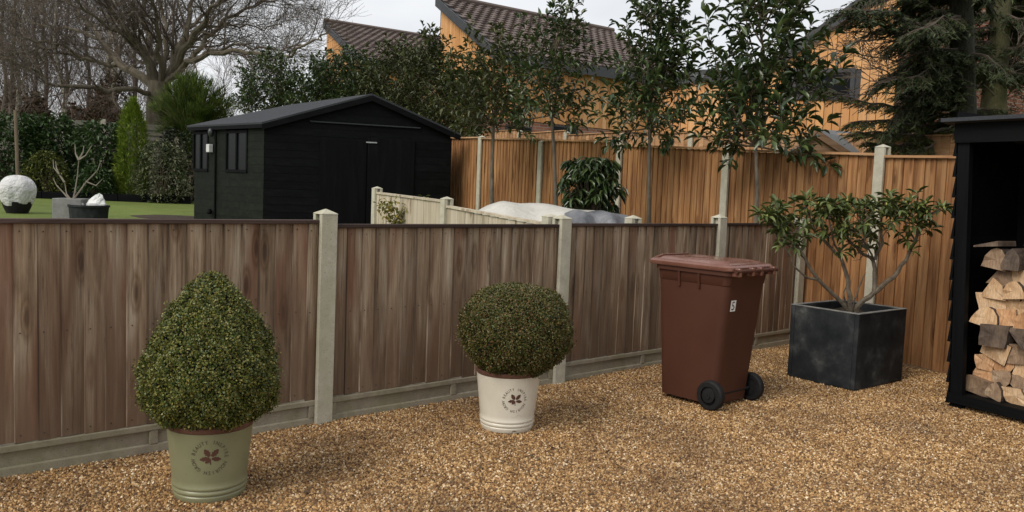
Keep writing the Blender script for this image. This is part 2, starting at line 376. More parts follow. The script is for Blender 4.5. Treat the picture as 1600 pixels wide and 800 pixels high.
# ================================================================== FENCES
def featheredge(h, w=.112, t0=.005, t1=.014, name='board'):
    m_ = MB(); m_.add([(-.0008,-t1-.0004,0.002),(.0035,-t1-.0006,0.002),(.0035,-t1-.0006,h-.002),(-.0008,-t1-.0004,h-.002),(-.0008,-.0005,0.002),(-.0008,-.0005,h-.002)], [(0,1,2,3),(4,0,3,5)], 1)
    for zz in (.035, h-.045, h*.5):
        for xx in (w*.22,): m_.lathe([(.0032, -.0), (.0032, .002)], 6, (xx, -t1-.0012, zz), 2); m_.v[-12:] = [(x, y-(z-zz), zz+(y+t1+.0012)) for x, y, z in m_.v[-12:]]
    m_.hexa([(0,-t1,0),(w,-t0,0),(w,0,0),(0,0,0),(0,-t1,h),(w,-t0,h),(w,0,h),(0,0,h)]); return m_.mesh(name)
def post_mesh(z0, z1, w=.105, d=.105, cap=.032):
    m_ = MB(); a = w/2; e = .012
    # H-section: front and back flange with a web, then a four-sided cap
    m_.box((-a, 0, z0), (a, .03, z1)); m_.box((-a*.45, .03, z0), (a*.45, d-.03, z1-.001)); m_.box((-a, d-.03, z0), (a, d, z1))
    v = [(-a-.002,-.002,z1),(a+.002,-.002,z1),(a+.002,d+.002,z1),(-a-.002,d+.002,z1),(0,d/2,z1+cap)]
    v2 = [(x, y, z1-.0) for x, y, _ in v[:4]]
    m_.add([(x, y, z1+.004) for x, y, _ in v[:4]]+[v[4]]+v2, [(0,1,4),(1,2,4),(2,3,4),(3,0,4),(5,6,1,0),(6,7,2,1),(7,8,3,2),(8,5,0,3)])
    return m_.mesh('concrete_post')
# ---- front fence
ff = empty('weathered_fence', P1, FA, 'low weathered brown board fence with concrete posts along the back of the gravel drive', 'fence')
HT = 1.226
for i, x in enumerate((-2*S, -S, 0, S, 2*S, 2.7*S)):
    z1 = HT + (0, 0, .0, -.018, .0, -.01)[i]
    o = link('concrete_post', post_mesh(-.2, z1), ff, M['concrete']); o.location = (x, 0, 0)
    bv = o.modifiers.new('b', 'BEVEL'); bv.width = .004; bv.segments = 1
    if i == 2: o.rotation_euler = (0, R(.35), 0)
bmesh_cache = {}
tops = {(-2,): 1.19, (-1,): 1.192, (0,): 1.168, (1,): 1.175, (2,): 1.18}
for i in (-2, -1, 0, 1, 2):
    x0 = i*S+.045; x1 = (i+1)*S-.045 if i < 2 else 2.7*S-.05
    top = tops[(i,)]; zb = .145
    rl = MB(); rl.box((x0, .022, top-.022), (x1, .078, top))                      # capping
    panel = rl.build('fence_panel', M['old_rail'], ff, bevel=.003)
    for za_ in (zb+.12, top-.2): q = MB(); q.box((x0, .0545, za_), (x1, .075, za_+.05)); q.build('rail', M['old_rail'], panel)
    x = x0+.002; key = 0
    while x < x1-.03:
        wv = random.choice([.094, .1, .104, .098]); wv = min(wv, x1-x)
        me = bmesh_cache.get(('f', i, round(wv, 3)))
        if me is None:
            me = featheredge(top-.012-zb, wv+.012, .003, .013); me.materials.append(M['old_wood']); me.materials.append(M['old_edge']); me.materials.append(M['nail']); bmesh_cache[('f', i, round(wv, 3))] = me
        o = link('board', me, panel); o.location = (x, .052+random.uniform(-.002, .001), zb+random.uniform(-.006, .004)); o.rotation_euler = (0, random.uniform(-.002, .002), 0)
        x += wv
    # gravel board with lips and a middle rib
    gbm = MB(); xa, xb = i*S+.054, x1+.0
    gbm.box((xa, .046, -.1), (xb, .075, .142))
    gbm.box((xa, .030, .108), (xb, .0455, .140)); gbm.hexa([(xa,.022,-.1),(xb,.022,-.1),(xb,.0455,-.1),(xa,.0455,-.1),(xa,.034,.034),(xb,.034,.034),(xb,.0455,.04),(xa,.0455,.04)])
    for xm, hw in ((xa+.02, .02), ((xa+xb)/2, .022), (xb-.02, .02)): gbm.box((xm-hw, .032, .036), (xm+hw, .0452, .1075))
    gbm.build('gravel_board', M['gravel_board'], ff, bevel=.004)
# ---- orange fence
of = empty('orange_fence', Q0, OB, 'tall orange closeboard fence with concrete posts running back behind the planter', 'fence')
def flz(px, py, i): return onplane(px, py, Q0, NB).z
tz = {-1: (flz(1495, 247.5, 0), flz(1392, 242.5, 0)), 0: (flz(1370, 239.5, 0), flz(1146, 233, 0)), 1: (flz(1128, 231.5, 0), flz(982, 225.5, 0)),
      2: (flz(965, 220, 0), flz(855, 217.5, 0)), 3: (flz(838, 217, 0), flz(758, 215.2, 0)), 4: (flz(748, 214, 0), flz(717, 212.8, 0))}
pt = {-1: 1.88, 0: 1.91, 1: 1.96, 2: 2.08, 3: 2.11, 4: 2.24, 5: 2.3, 6: 2.4, 7: 2.46}
for i in range(-4, 8):
    z1 = pt.get(i, 1.88)
    o = link('concrete_post', post_mesh(-.3, z1, .1, .1), of, M['concrete']); o.location = (i*S, -.05, 0)
    o.modifiers.new('b', 'BEVEL').width = .004
for i in range(-4, 7):
    za, zb_ = tz.get(i, (pt.get(i, 1.88)-.05, pt.get(i+1, 1.88)-.05))
    x0 = i*S+.045; x1 = (i+1)*S-.045; fy = .012      # local +y faces the camera
    p0 = Q0+DB*x0; p1_ = Q0+DB*x1
    lo = max(0., hgt(p0.x, p0.y)+.03) if i >= 0 else .0
    cp = MB(); cp.hexa([(x0, -.04, za-.022), (x0, .04, za-.022), (x1, .04, zb_-.022), (x1, -.04, zb_-.022), (x0, -.04, za), (x0, .04, za), (x1, .04, zb_), (x1, -.04, zb_)])
    panel = cp.build('fence_panel', M['orange_rail'], of)
    for fz in (.2, .9, 1.5): q = MB(); q.box((x0, -.035, lo+fz), (x1, -.012, lo+fz+.06)); q.build('rail', M['orange_wood'], panel)
    x = x0+.002
    while x < x1-.02:
        wv = min(random.choice([.098, .102, .106]), x1-x); t = (x-x0)/(x1-x0)
        tp = za+(zb_-za)*t-.024; hgtb = round((tp-lo)/.02)*.02
        me = bmesh_cache.get(('o', round(wv, 3), hgtb))
        if me is None:
            m_ = MB(); m_.hexa([(0,0,0),(wv+.012,0,0),(wv+.012,.005,0),(0,.018,0),(0,0,hgtb),(wv+.012,0,hgtb),(wv+.012,.005,hgtb),(0,.018,hgtb)])
            me = m_.mesh('board'); me.materials.append(M['orange_wood']); bmesh_cache[('o', round(wv, 3), hgtb)] = me
        o = link('board', me, panel); o.location = (x, -.006+random.uniform(-.002, .002), tp-hgtb); o.rotation_euler = (0, random.uniform(-.002, .002), 0)
        x += wv
# ---- second orange fence further back
bf = empty('far_orange_fence', Q0+NB*3.2, OB, 'lighter orange board fence showing just above the tall orange fence', 'fence')
def flz2(px, py): return onplane(px, py, Q0+NB*3.2, NB).z
ztop = [flz2(730, 204), flz2(900, 209.5), flz2(1090, 219)]
def ztop_at(x):   # x along
    return float(np.interp(x, [0, 3, 9, 14], [flz2(1200, 224), ztop[2], ztop[1], ztop[0]]))
for i in range(0, 8):
    x0, x1 = i*S+.3, (i+1)*S+.3
    o = link('concrete_post', post_mesh(-.1, ztop_at(x0+1)-.06, .1, .1), bf, M['concrete']); o.location = (x0, -.05, 0)
    pan = MB(); pan.box((x0+.06, -.03, ztop_at(x0+1)-.02), (x1-.06, .03, ztop_at(x0+1))); panel = pan.build('fence_panel', M['orange_rail'], bf)
    x = x0+.06
    while x < x1-.08:
        h_ = 1.9; me = bmesh_cache.get('b2')
        if me is None:
            m_ = MB(); m_.hexa([(0,0,0),(.14,0,0),(.14,.005,0),(0,.018,0),(0,0,h_),(.14,0,h_),(.14,.005,h_),(0,.018,h_)]); me = m_.mesh('board'); me.materials.append(M['orange_rail']); bmesh_cache['b2'] = me
        o = link('board', me, panel); o.location = (x, -.004, ztop_at(x0+1)-.021-h_); x += .13
# ---- pale inner fence
J = Vector((.27, 6.2, 0)); 
pf_ = empty('pale_fence', J, OB, 'pale cream board fence with small concrete posts running back from the weathered fence', 'fence')
SP = 1.74; zt = [1.215, 1.29, 1.35]
for i in range(3):
    o = link('concrete_post', post_mesh(-.1, zt[i], .09, .09, .025), pf_, M['concrete']); o.location = (i*SP, -.045, 0)
for i in range(2):
    za, zb_ = zt[i]-.01, zt[i+1]-.035; x0, x1 = i*SP+.04, (i+1)*SP-.04
    if i == 0: za, zb_ = 1.17, 1.235
    cp = MB(); cp.hexa([(x0,-.03,za-.02),(x0,.03,za-.02),(x1,.03,zb_-.02),(x1,-.03,zb_-.02),(x0,-.03,za),(x0,.03,za),(x1,.03,zb_),(x1,-.03,zb_)])
    panel = cp.build('fence_panel', M['pale_wood'], pf_)
    x = x0
    while x < x1-.02:
        wv = min(.145, x1-x); t = (x-x0)/(x1-x0); tp = za+(zb_-za)*t-.022
        m_ = MB(); m_.box((0, 0, 0), (wv-.003, .016, 1.1+.04*i)); me = m_.mesh('board'); me.materials.append(M['pale_wood'])
        o = link('board', me, panel); o.location = (x, random.uniform(-.003, .003), tp-1.1-.04*i); x += wv
pc = at(997, 338, 7.05)
o = link('concrete_post', post_mesh(-.1, pc.z-.02, .1, .1, .03), None, M['concrete']); o.location = (pc.x, pc.y, 0); o.rotation_euler = (0, 0, OB)
tag(o, 'concrete post tip just showing above the weathered fence right of the grey cover', 'post')

# ================================================================== BOX TOPIARY IN GLAZED POTS
M['green_glaze'] = None
def glaze(name, c1, c2, rough=.32):
    mt, n, b = nodes(name); v = coords(n, (1, 1, 1)); f = noise(n, v, 5, 5)
    c = ramp(n, f, [(.35, c1), (.7, c2)])
    dv = noise(n, coords(n, (1, 1, 1)), 26, 6, .7)
    c = mixc(n, ramp(n, dv, [(.62, (0, 0, 0)), (.8, (.5, .5, .5))]), c, (.10, .08, .055))
    n.links.new(c, b.inputs['Base Color']); b.inputs['Roughness'].default_value = rough; bump(n, b, noise(n, v, 60, 3), .05, .002)
    return mt
M['green_glaze'] = glaze('green_glaze', (.20, .205, .115), (.25, .25, .145))
M['white_glaze'] = glaze('cream_glaze', (.62, .585, .48), (.72, .68, .58))
M['terracotta'] = simple('terracotta', (.10, .045, .028), (.16, .075, .048), 12, rough=.75)
M['soil'] = simple('soil', (.02, .014, .009), (.055, .036, .022), 30, rough=.95, bs=.8, bd=.01)
M['print'] = flat('brown_print', (.085, .035, .022), .6)
M['print_dark'] = flat('dark_print', (.06, .045, .03), .6)
_font_cache = {}
def glyph(ch):
    if ch in _font_cache: return _font_cache[ch]
    cu = bpy.data.curves.new('g', 'FONT'); cu.body = ch; cu.align_x = 'CENTER'; cu.align_y = 'CENTER'; cu.resolution_u = 2
    ob = bpy.data.objects.new('g', cu); COL.objects.link(ob); bpy.context.view_layer.update()
    me = ob.evaluated_get(bpy.context.evaluated_depsgraph_get()).to_mesh()
    vs = [(v.co.x, v.co.y) for v in me.vertices]; fs = [tuple(p.vertices) for p in me.polygons]
    ob.to_mesh_clear(); bpy.data.objects.remove(ob); bpy.data.curves.remove(cu)
    my = (min(v[1] for v in vs)+max(v[1] for v in vs))/2; vs = [(x, y-my) for x, y in vs]
    _font_cache[ch] = (vs, fs); return _font_cache[ch]
def pot(name, label, cat, base, H_, r0, r1, mat, face_px, text_c, emblem_r=.052, lean=0):
    root = empty(name, base, 0, label, cat)
    root.rotation_euler = (lean, 0, 0)
    def rad(z): return r0+(r1-r0)*(z/H_)
    prof = [(r0*.9, 0), (r0*.985, .004), (rad(.02)+.002, .018), (rad(.030)+.002, .028), (rad(.034)-.002, .033), (rad(.039)+.003, .039), (rad(.047)+.005, .045), (rad(.053)+.003, .052), (rad(.056)-.001, .057),
            (rad(.061)+.003, .062), (rad(.068)+.004, .067), (rad(.074)+.003, .073), (rad(.078), .079)]
    prof += [(rad(z), z) for z in np.linspace(.1, H_-.03, 6)] + [(rad(H_-.028), H_-.028)]
    b_ = MB(); b_.lathe(prof+[(rad(H_)-.03, H_-.028)], 64); b_.build('pot_body', mat, root, True)
    rm = MB(); ri = [(rad(H_-.027)-.001, H_-.027), (rad(H_)+.002, H_-.014), (rad(H_)+.002, H_-.005), (rad(H_)-.004, H_), (rad(H_)-.018, H_), (rad(H_)-.022, H_-.006), (rad(H_)-.024, H_-.0275)]
    rm.lathe(ri, 64, cap=False); rm.build('rim', M['terracotta'], root, True)
    so_ = MB(); so_.lathe([(rad(H_)-.025, H_-.026), (rad(H_)*.5, H_-.018), (.01, H_-.014)], 24, cap=False); so_.build('soil', M['soil'], root, True)
    # lettering and emblem on the curved face
    fd = Vector((face_px[0]-base[0], face_px[1]-base[1], 0)); a0 = math.atan2(fd.y, fd.x)
    def wrap(x, y, off):   # x to the right seen from outside, y up
        z = text_c+y; r = rad(z)+off; a = a0+x/rad(z)
        return (r*math.cos(a), r*math.sin(a), z)
    words = 'BEAUTY INSPIRE NOURISH GROW '
    tb = MB(); Rr = emblem_r; n_ = len(words); hh = .0135*Rr/.046
    for k, ch in enumerate(words):
        if ch == ' ': continue
        th = math.pi - R(14) - k*(2*math.pi/n_)          # clockwise, from the left
        vs, fs = glyph(ch)
        cxx, cyy = Rr*math.cos(th), Rr*math.sin(th); rot = th-math.pi/2
        vv = [(x*hh*1.0, y*hh*1.15) for x, y in vs]
        vv = [(cxx+x*math.cos(rot)-y*math.sin(rot), cyy+x*math.sin(rot)+y*math.cos(rot)) for x, y in vv]
        tb.add([wrap(x, y, .0012) for x, y in vv], fs)
    tb.build('lettering', M['print_dark'], root)
    eb = MB()
    def leaf(cx_, cy_, ang, L, W):
        pts = []; n2 = 15
        for k in range(n2):
            t = k/(n2-1); wv = W*math.sin(math.pi*min(1, t*.94+.06))**.7*(1+.20*math.sin(t*math.pi*7))
            pts.append((t*L, wv))
        cl = [(t, 0) for t, _ in pts]
        A = pts; B = [(x, -y) for x, y in pts]
        allp = A+cl+B
        co = [(cx_+x*math.cos(ang)-y*math.sin(ang), cy_+x*math.sin(ang)+y*math.cos(ang)) for x, y in allp]
        fs = [(k, n2+k, n2+k+1, k+1) for k in range(n2-1)]+[(n2+k, 2*n2+k, 2*n2+k+1, n2+k+1) for k in range(n2-1)]
        eb.add([wrap(x, y, .0011+.0001*len(eb.v)/300) for x, y in co], fs)
    s_ = Rr/.052
    leaf(-.001*s_, .004*s_, R(122), .029*s_, .0082*s_); leaf(.006*s_, .004*s_, R(48), .030*s_, .0082*s_)
    leaf(-.001*s_, -.002*s_, R(188), .030*s_, .0072*s_); leaf(.006*s_, -.004*s_, R(-8), .029*s_, .0072*s_)
    leaf(.0*s_, -.006*s_, R(222), .018*s_, .0060*s_)
    eb.add([wrap(x, y, .0012) for x, y in ((-.001*s_, -.004*s_), (.001*s_, -.024*s_), (.0035*s_, -.024*s_), (.003*s_, -.003*s_))], [(0, 1, 2, 3)])
    eb.build('emblem', M['print'], root)
    return root
def topiary(name, label, cat, c, prof_pts, mats, N_, jag=.02, fit=1., L=.017):
    """prof_pts: (z, radius) from the bottom up, world z"""
    root = empty(name, (c[0], c[1], prof_pts[0][0]), 0, label, cat)
    prof_pts = [(z_, r_*fit) for z_, r_ in prof_pts]; zs = np.array([p[0] for p in prof_pts]); rs = np.array([p[1] for p in prof_pts])
    z = rng.uniform(zs[0], zs[-1], N_*6); r = np.interp(z, zs, rs)
    dr = np.gradient(rs, zs); sl_ = np.interp(z, zs, dr)
    wgt = (r+.03)*np.sqrt(1+np.clip(sl_, -6, 6)**2); keep = rng.uniform(0, 1, len(z)) < wgt/wgt.max(); z = z[keep][:N_]; r = r[keep][:N_]; sl_ = sl_[keep][:N_]
    n_ = len(z); a = rng.uniform(0, 2*math.pi, n_)
    lump = .012*np.sin(a*5+z*17)+.010*np.sin(a*9-z*31+1)+.009*np.sin(a*17+z*47)
    dep = np.abs(rng.normal(0, jag, n_)); rr = np.maximum(.0, r+lump-dep*1.4+np.where(rng.uniform(0, 1, n_) < .05, rng.uniform(.005, .032, n_), 0))
    nrm = np.stack([np.cos(a), np.sin(a), -sl_*1.0], 1); nrm /= np.linalg.norm(nrm, axis=1)[:, None]
    pts = np.stack([rr*np.cos(a), rr*np.sin(a), z-prof_pts[0][0]+rng.normal(0, .004, n_)], 1)
    d = nrm + rng.normal(0, .75, (n_, 3)) + np.array([0, 0, .25])
    fol = leaf_obj('foliage', mats[0], root, pts, d, rng.uniform(.6, 1.15, n_)*L, rng.uniform(.5, .8, n_)*L, 'small', upv=nrm)
    # twiggy dark inside
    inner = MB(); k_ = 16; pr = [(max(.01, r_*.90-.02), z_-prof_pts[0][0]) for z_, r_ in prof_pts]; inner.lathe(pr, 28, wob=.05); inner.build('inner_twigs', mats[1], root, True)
    return root
M['box_leaf'] = leafmat('box_leaf', [(.026, .045, .009), (.052, .078, .013), (.09, .118, .02), (.16, .17, .032), (.24, .20, .05), (.042, .07, .013)], .42, .45)
M['box_leaf2'] = leafmat('box_leaf_bronze', [(.024, .04, .008), (.052, .07, .012), (.085, .098, .018), (.13, .11, .03), (.16, .085, .035), (.042, .062, .012)], .45, .4)
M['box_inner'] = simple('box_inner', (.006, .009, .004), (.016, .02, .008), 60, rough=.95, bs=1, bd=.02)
gpc = onz(321, 787); gpc = Vector((gpc.x-.03, gpc.y+.135, 0))
pot('green_pot', 'sage green glazed pot with brown rim holding the pointed box bush', 'plant pot', (gpc.x, gpc.y, 0), .345, .152, .186, M['green_glaze'], (gpc.x*.02, 0), .215, .070)
wpc = onz(791, 678); wpc = Vector((wpc.x, wpc.y+.145, 0))
pot('cream_pot', 'cream white glazed pot with brown rim holding the round box bush', 'plant pot', (wpc.x, wpc.y, 0), .36, .152, .192, M['white_glaze'], (wpc.x+1.2, 0), .205, .066)
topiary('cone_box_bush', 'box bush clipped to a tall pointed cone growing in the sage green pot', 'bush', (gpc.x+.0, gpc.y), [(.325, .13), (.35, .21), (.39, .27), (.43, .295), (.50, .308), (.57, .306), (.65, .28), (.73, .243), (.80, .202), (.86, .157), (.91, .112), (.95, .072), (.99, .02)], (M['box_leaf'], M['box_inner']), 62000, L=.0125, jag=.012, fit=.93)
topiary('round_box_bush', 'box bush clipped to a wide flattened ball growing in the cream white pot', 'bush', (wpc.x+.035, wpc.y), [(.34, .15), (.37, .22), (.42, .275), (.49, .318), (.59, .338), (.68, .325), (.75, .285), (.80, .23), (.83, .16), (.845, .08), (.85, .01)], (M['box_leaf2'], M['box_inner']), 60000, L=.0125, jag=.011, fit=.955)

# ================================================================== BROWN WHEELED BIN
M['bin'] = simple('brown_plastic', (.058, .0205, .0115), (.076, .028, .016), 3, rough=.55, spec=.3, bs=.12, bd=.0008)
mt, n, b = nodes('lid_plastic'); v = coords(n, (1, 1, 1)); f = noise(n, v, 4, 6, .6)
n.links.new(ramp(n, f, [(.35, (.145, .060, .040)), (.62, (.20, .095, .070)), (.72, (.34, .23, .20))]), b.inputs['Base Color']); b.inputs['Roughness'].default_value = .25
n.links.new(ramp(n, noise(n, v, 7, 5), [(.4, (.12,)*3), (.65, (.45,)*3)]), b.inputs['Roughness']); M['lid'] = mt
M['tyre'] = simple('black_rubber', (.006, .006, .0065), (.012, .012, .0125), 30, rough=.7, spec=.3)
M['white_sticker'] = flat('white_sticker', (.78, .78, .76), .4); M['black_print'] = flat('black_print', (.008, .008, .009), .5)
bo = onz(1114, 640)     # rear near corner on the ground; local x across (away), local y from back to front (left)
BA = R(42.5)
bin_ = empty('wheeled_bin', bo, BA, 'brown plastic wheeled rubbish bin with number 5 sticker standing on the gravel', 'bin')
BW0, BD0, BW1, BD1, BH = .405, .45, .50, .55, .93
def rr_ring(x0, y0, x1, y1, r, z, k=5):
    pts = []
    for cx_, cy_, a in ((x1-r, y0+r, -90), (x1-r, y1-r, 0), (x0+r, y1-r, 90), (x0+r, y0+r, 180)):
        for j in range(k+1): t = R(a+90*j/k); pts.append((cx_+r*math.cos(t), cy_+r*math.sin(t), z))
    return pts
def loft(mb, rings, cap=True, mi=0):
    n_ = len(rings[0]); vs = [p for r_ in rings for p in r_]
    fs = [(i*n_+k, i*n_+(k+1) % n_, (i+1)*n_+(k+1) % n_, (i+1)*n_+k) for i in range(len(rings)-1) for k in range(n_)]
    if cap: fs += [tuple(range(n_))[::-1], tuple(range((len(rings)-1)*n_, len(rings)*n_))]
    mb.add(vs, fs, mi)
def bq(t):  # footprint at height fraction t:   x0,y0,x1,y1
    return (-.035*t, -.085*t, BW0+.035*t, BD0+.045*t)
bd = MB(); rings = []
for z in (0.03, .04, .2, .4, .6, .78, .83):
    t = z/BH; x0, y0, x1, y1 = bq(t); rings.append(rr_ring(x0, y0, x1, y1, .055, z))
x0, y0, x1, y1 = bq(.9); rings.append(rr_ring(x0-.004, y0-.004, x1+.004, y1+.004, .055, .835))
x0, y0, x1, y1 = bq(1.)
rings += [rr_ring(x0-.006, y0-.006, x1+.006, y1+.006, .055, BH-.03), rr_ring(x0-.02, y0-.02, x1+.02, y1+.02, .06, BH-.028), rr_ring(x0-.02, y0-.02, x1+.02, y1+.02, .06, BH)]
loft(bd, rings)
body = bd.build('bin_body', M['bin'], bin_, True)
for yy in (.14, .30): 
    rb = MB(); t = .87; xq = bq(t)[0]; rb.hexa([(xq-.012, yy-.008, .80), (xq+.02, yy-.008, .80), (xq+.02, yy+.008, .80), (xq-.012, yy+.008, .80), (xq-.022, yy-.008, BH-.03), (xq+.02, yy-.008, BH-.03), (xq+.02, yy+.008, BH-.03), (xq-.022, yy+.008, BH-.03)]); rb.build('rib', M['bin'], bin_)
# lid
ld = MB(); x0, y0, x1, y1 = bq(1.)
a0_, a1_, b0_, b1_ = x0-.032, x1+.032, y0-.03, y1+.07
loft(ld, [rr_ring(a0_, b0_, a1_, b1_, .06, BH+.002), rr_ring(a0_-.004, b0_-.004, a1_+.004, b1_+.004, .06, BH+.008), rr_ring(a0_-.004, b0_-.004, a1_+.004, b1_+.004, .06, BH+.028),
          rr_ring(a0_+.01, b0_+.01, a1_-.01, b1_-.01, .055, BH+.040)])
loft(ld, [rr_ring(a0_+.035, b0_+.05, a1_-.035, b1_-.05, .05, BH+.0405), rr_ring(a0_+.06, b0_+.075, a1_-.06, b1_-.07, .05, BH+.056), rr_ring(a0_+.12, b0_+.13, a1_-.12, b1_-.12, .05, BH+.062)])
lid = ld.build('lid', M['lid'], bin_, True)
fl = MB(); fl.hexa([(x0+.08, y1+.02, BH+.055), (x1-.08, y1+.02, BH+.055), (x1-.08, y1+.085, BH+.028), (x0+.08, y1+.085, BH+.028), (x0+.08, y1+.02, BH+.07), (x1-.08, y1+.02, BH+.07), (x1-.08, y1+.095, BH+.042), (x0+.08, y1+.095, BH+.042)])
fl.build('lid_handle', M['lid'], bin_, bevel=.006)
hb = MB(); hb.tube([(x0-.01, y0-.055, BH+.005), (x1+.01, y0-.055, BH+.005)], .014, 12); hb.build('handle_bar', M['bin'], bin_, True)
for xx in (x0+.03, (x0+x1)/2-.05, (x0+x1)/2+.05, x1-.03):
    hg = MB(); hg.box((xx-.016, y0-.068, BH-.03), (xx+.016, y0+.0, BH+.026)); hg.build('hinge', M['lid'], bin_, bevel=.006)
ax = MB(); ax.tube([(-.06, -.0, .095), (BW0+.06, -.0, .095)], .011, 10); ax.build('axle', M['tyre'], bin_)
for xx, sg in ((-.062, -1), (BW0+.012, 1)):
    ty = MB(); ty.lathe([(.062, 0), (.088, .0), (.098, .008), (.10, .02), (.10, .034), (.098, .044), (.088, .05), (.062, .05)], 40, (0, 0, 0), ax='x', cap=False)
    ty.lathe([(.0625, .012), (.02, .006), (.001, .006)], 40, (0, 0, 0), ax='x', cap=False); ty.lathe([(.0625, .038), (.02, .044), (.001, .044)], 40, (0, 0, 0), ax='x', cap=False)
    wh = ty.build('wheel', M['tyre'], bin_, True); wh.location = (xx, -.0, .10)
    hub = MB(); hub.lathe([(.048, 0), (.045, -.006), (.02, -.008), (.018, -.014), (.002, -.014)] if sg < 0 else [(.048, .05), (.045, .056), (.02, .058), (.002, .058)], 24, ax='x', cap=False)
    h_ = hub.build('hub', M['tyre'], wh, True)
# number sticker on the rear face
def backpt(x, z, off): t = z/BH; return (x, bq(t)[1]-off, z)
st = MB(); sx, sz = .062, .70
st.add([backpt(sx-.030, sz-.037, .0025), backpt(sx+.030, sz-.037, .0025), backpt(sx+.030, sz+.037, .0025), backpt(sx-.030, sz+.037, .0025)], [(0, 1, 2, 3)])
st_o = st.build('number_sticker', M['white_sticker'], bin_)
vs, fs = glyph('5'); nb = MB(); nb.add([backpt(sx+x*.085, sz+y*.082, .0035) for x, y in vs], fs); nb.build('number', M['black_print'], st_o)

# ================================================================== LEAD-GREY PLANTER WITH RHODODENDRON
mt, n, b = nodes('lead_grey'); v = coords(n, (1, 1, 1)); f = noise(n, v, 5, 8, .65)
c = ramp(n, f, [(.35, (.010, .012, .014)), (.52, (.022, .025, .027)), (.62, (.045, .048, .048)), (.75, (.12, .12, .112))])
tcn = n.nodes.new('ShaderNodeTexCoord'); vo = n.nodes.new('ShaderNodeTexVoronoi'); vo.feature = 'DISTANCE_TO_EDGE'; vo.inputs['Scale'].default_value = 2.3
dv = n.nodes.new('ShaderNodeVectorMath'); dv.operation = 'ADD'; nzc = n.nodes.new('ShaderNodeTexNoise'); nzc.inputs['Scale'].default_value = 6; n.links.new(v, nzc.inputs['Vector'])
sc_ = n.nodes.new('ShaderNodeVectorMath'); sc_.operation = 'SCALE'; sc_.inputs['Scale'].default_value = .35; n.links.new(nzc.outputs['Color'], sc_.inputs[0]); n.links.new(v, dv.inputs[0]); n.links.new(sc_.outputs[0], dv.inputs[1]); n.links.new(dv.outputs[0], vo.inputs['Vector'])
ck = ramp(n, vo.outputs['Distance'], [(.0, (1, 1, 1)), (.010, (0, 0, 0))])
ckm = mixc(n, 1, ck, ramp(n, noise(n, v, 2, 2), [(.5, (0, 0, 0)), (.6, (.55, .55, .55))]), 'MULTIPLY')
c = mixc(n, ckm, c, (.16, .155, .14)); n.links.new(c, b.inputs['Base Color']); b.inputs['Roughness'].default_value = .7; b.inputs['Specular IOR Level'].default_value = .2; bump(n, b, f, .35, .006); M['lead'] = mt
M['lead_edge'] = simple('worn_grey_edge', (.11, .112, .105), (.24, .235, .215), 14, rough=.8)
pl0 = Vector((2.60, 6.225, 0)); PLA = R(38.5)
pln = empty('grey_planter', pl0, PLA, 'large square dark grey planter with cracked sides holding the rhododendron', 'planter')
pw, pd, ph, wt = .72, .575, .575, .035      # local x to the right-back, y to the left-back
pb = MB(); pb.box((0, 0, 0), (pw, wt, ph)); pb.box((0, pd-wt, 0), (pw, pd, ph)); pb.box((0, wt, 0), (wt, pd-wt, ph)); pb.box((pw-wt, wt, 0), (pw, pd-wt, ph))
pb.box((wt, wt, .05), (pw-wt, pd-wt, .1)); pb.build('planter_wall', M['lead'], pln, bevel=.006)
pe = MB(); e = .003
for a_, b2 in (((-e, -e), (pw+e, wt)), ((-e, pd-wt), (pw+e, pd+e)), ((-e, wt+.001), (wt, pd-wt-.001)), ((pw-wt, wt+.001), (pw+e, pd-wt-.001))): pe.box((*a_, ph+.001), (*b2, ph+.008))
pe.build('rim', M['lead_edge'], pln, bevel=.002)
sb = MB(); k_ = 14
sb.add([(wt+(pw-2*wt)*i/k_, wt+(pd-2*wt)*j/k_, ph-.06+.02*math.sin(i*1.3)*math.cos(j*1.7)+random.uniform(-.008, .008)) for j in range(k_+1) for i in range(k_+1)],
       [(j*(k_+1)+i, j*(k_+1)+i+1, (j+1)*(k_+1)+i+1, (j+1)*(k_+1)+i) for j in range(k_) for i in range(k_)]); sb.build('soil', M['soil'], pln, True)
M['rbark'] = simple('rhodo_bark', (.065, .05, .035), (.17, .14, .10), 18, (1, 1, 1), .9, .8, .01)
M['rleaf'] = leafmat('rhodo_leaf', [(.045, .072, .018), (.07, .10, .025), (.10, .135, .035), (.16, .19, .055), (.055, .085, .022)], .42, .5, .12)
M['rbud'] = flat('yellow_bud', (.42, .42, .10), .5)
rb0 = at(1331, 492, 6.66)
rh = empty('rhododendron', (rb0.x, rb0.y, rb0.z), 0, 'gnarled rhododendron with sparse leafy branch tips growing in the grey planter', 'shrub')
rt_ = MB(); tips = []
def PX(lst, Y0): return [at(x, y, Y0+dy)-rb0 for x, y, dy in lst]
def limb(pts, r0_, r1_, jit=.006, n_=7):
    # resample smoothly
    out_ = []
    for i in range(len(pts)-1):
        for k in range(3):
            t = k/3; p = pts[i].lerp(pts[i+1], t)
            if i+k > 0: p = p + rv()*jit
            out_.append(p)
    out_.append(pts[-1]); L = len(out_); rt_.tube(out_, [r0_+(r1_-r0_)*(k/(L-1))**.8 for k in range(L)], n_); return out_
Y0 = 6.62
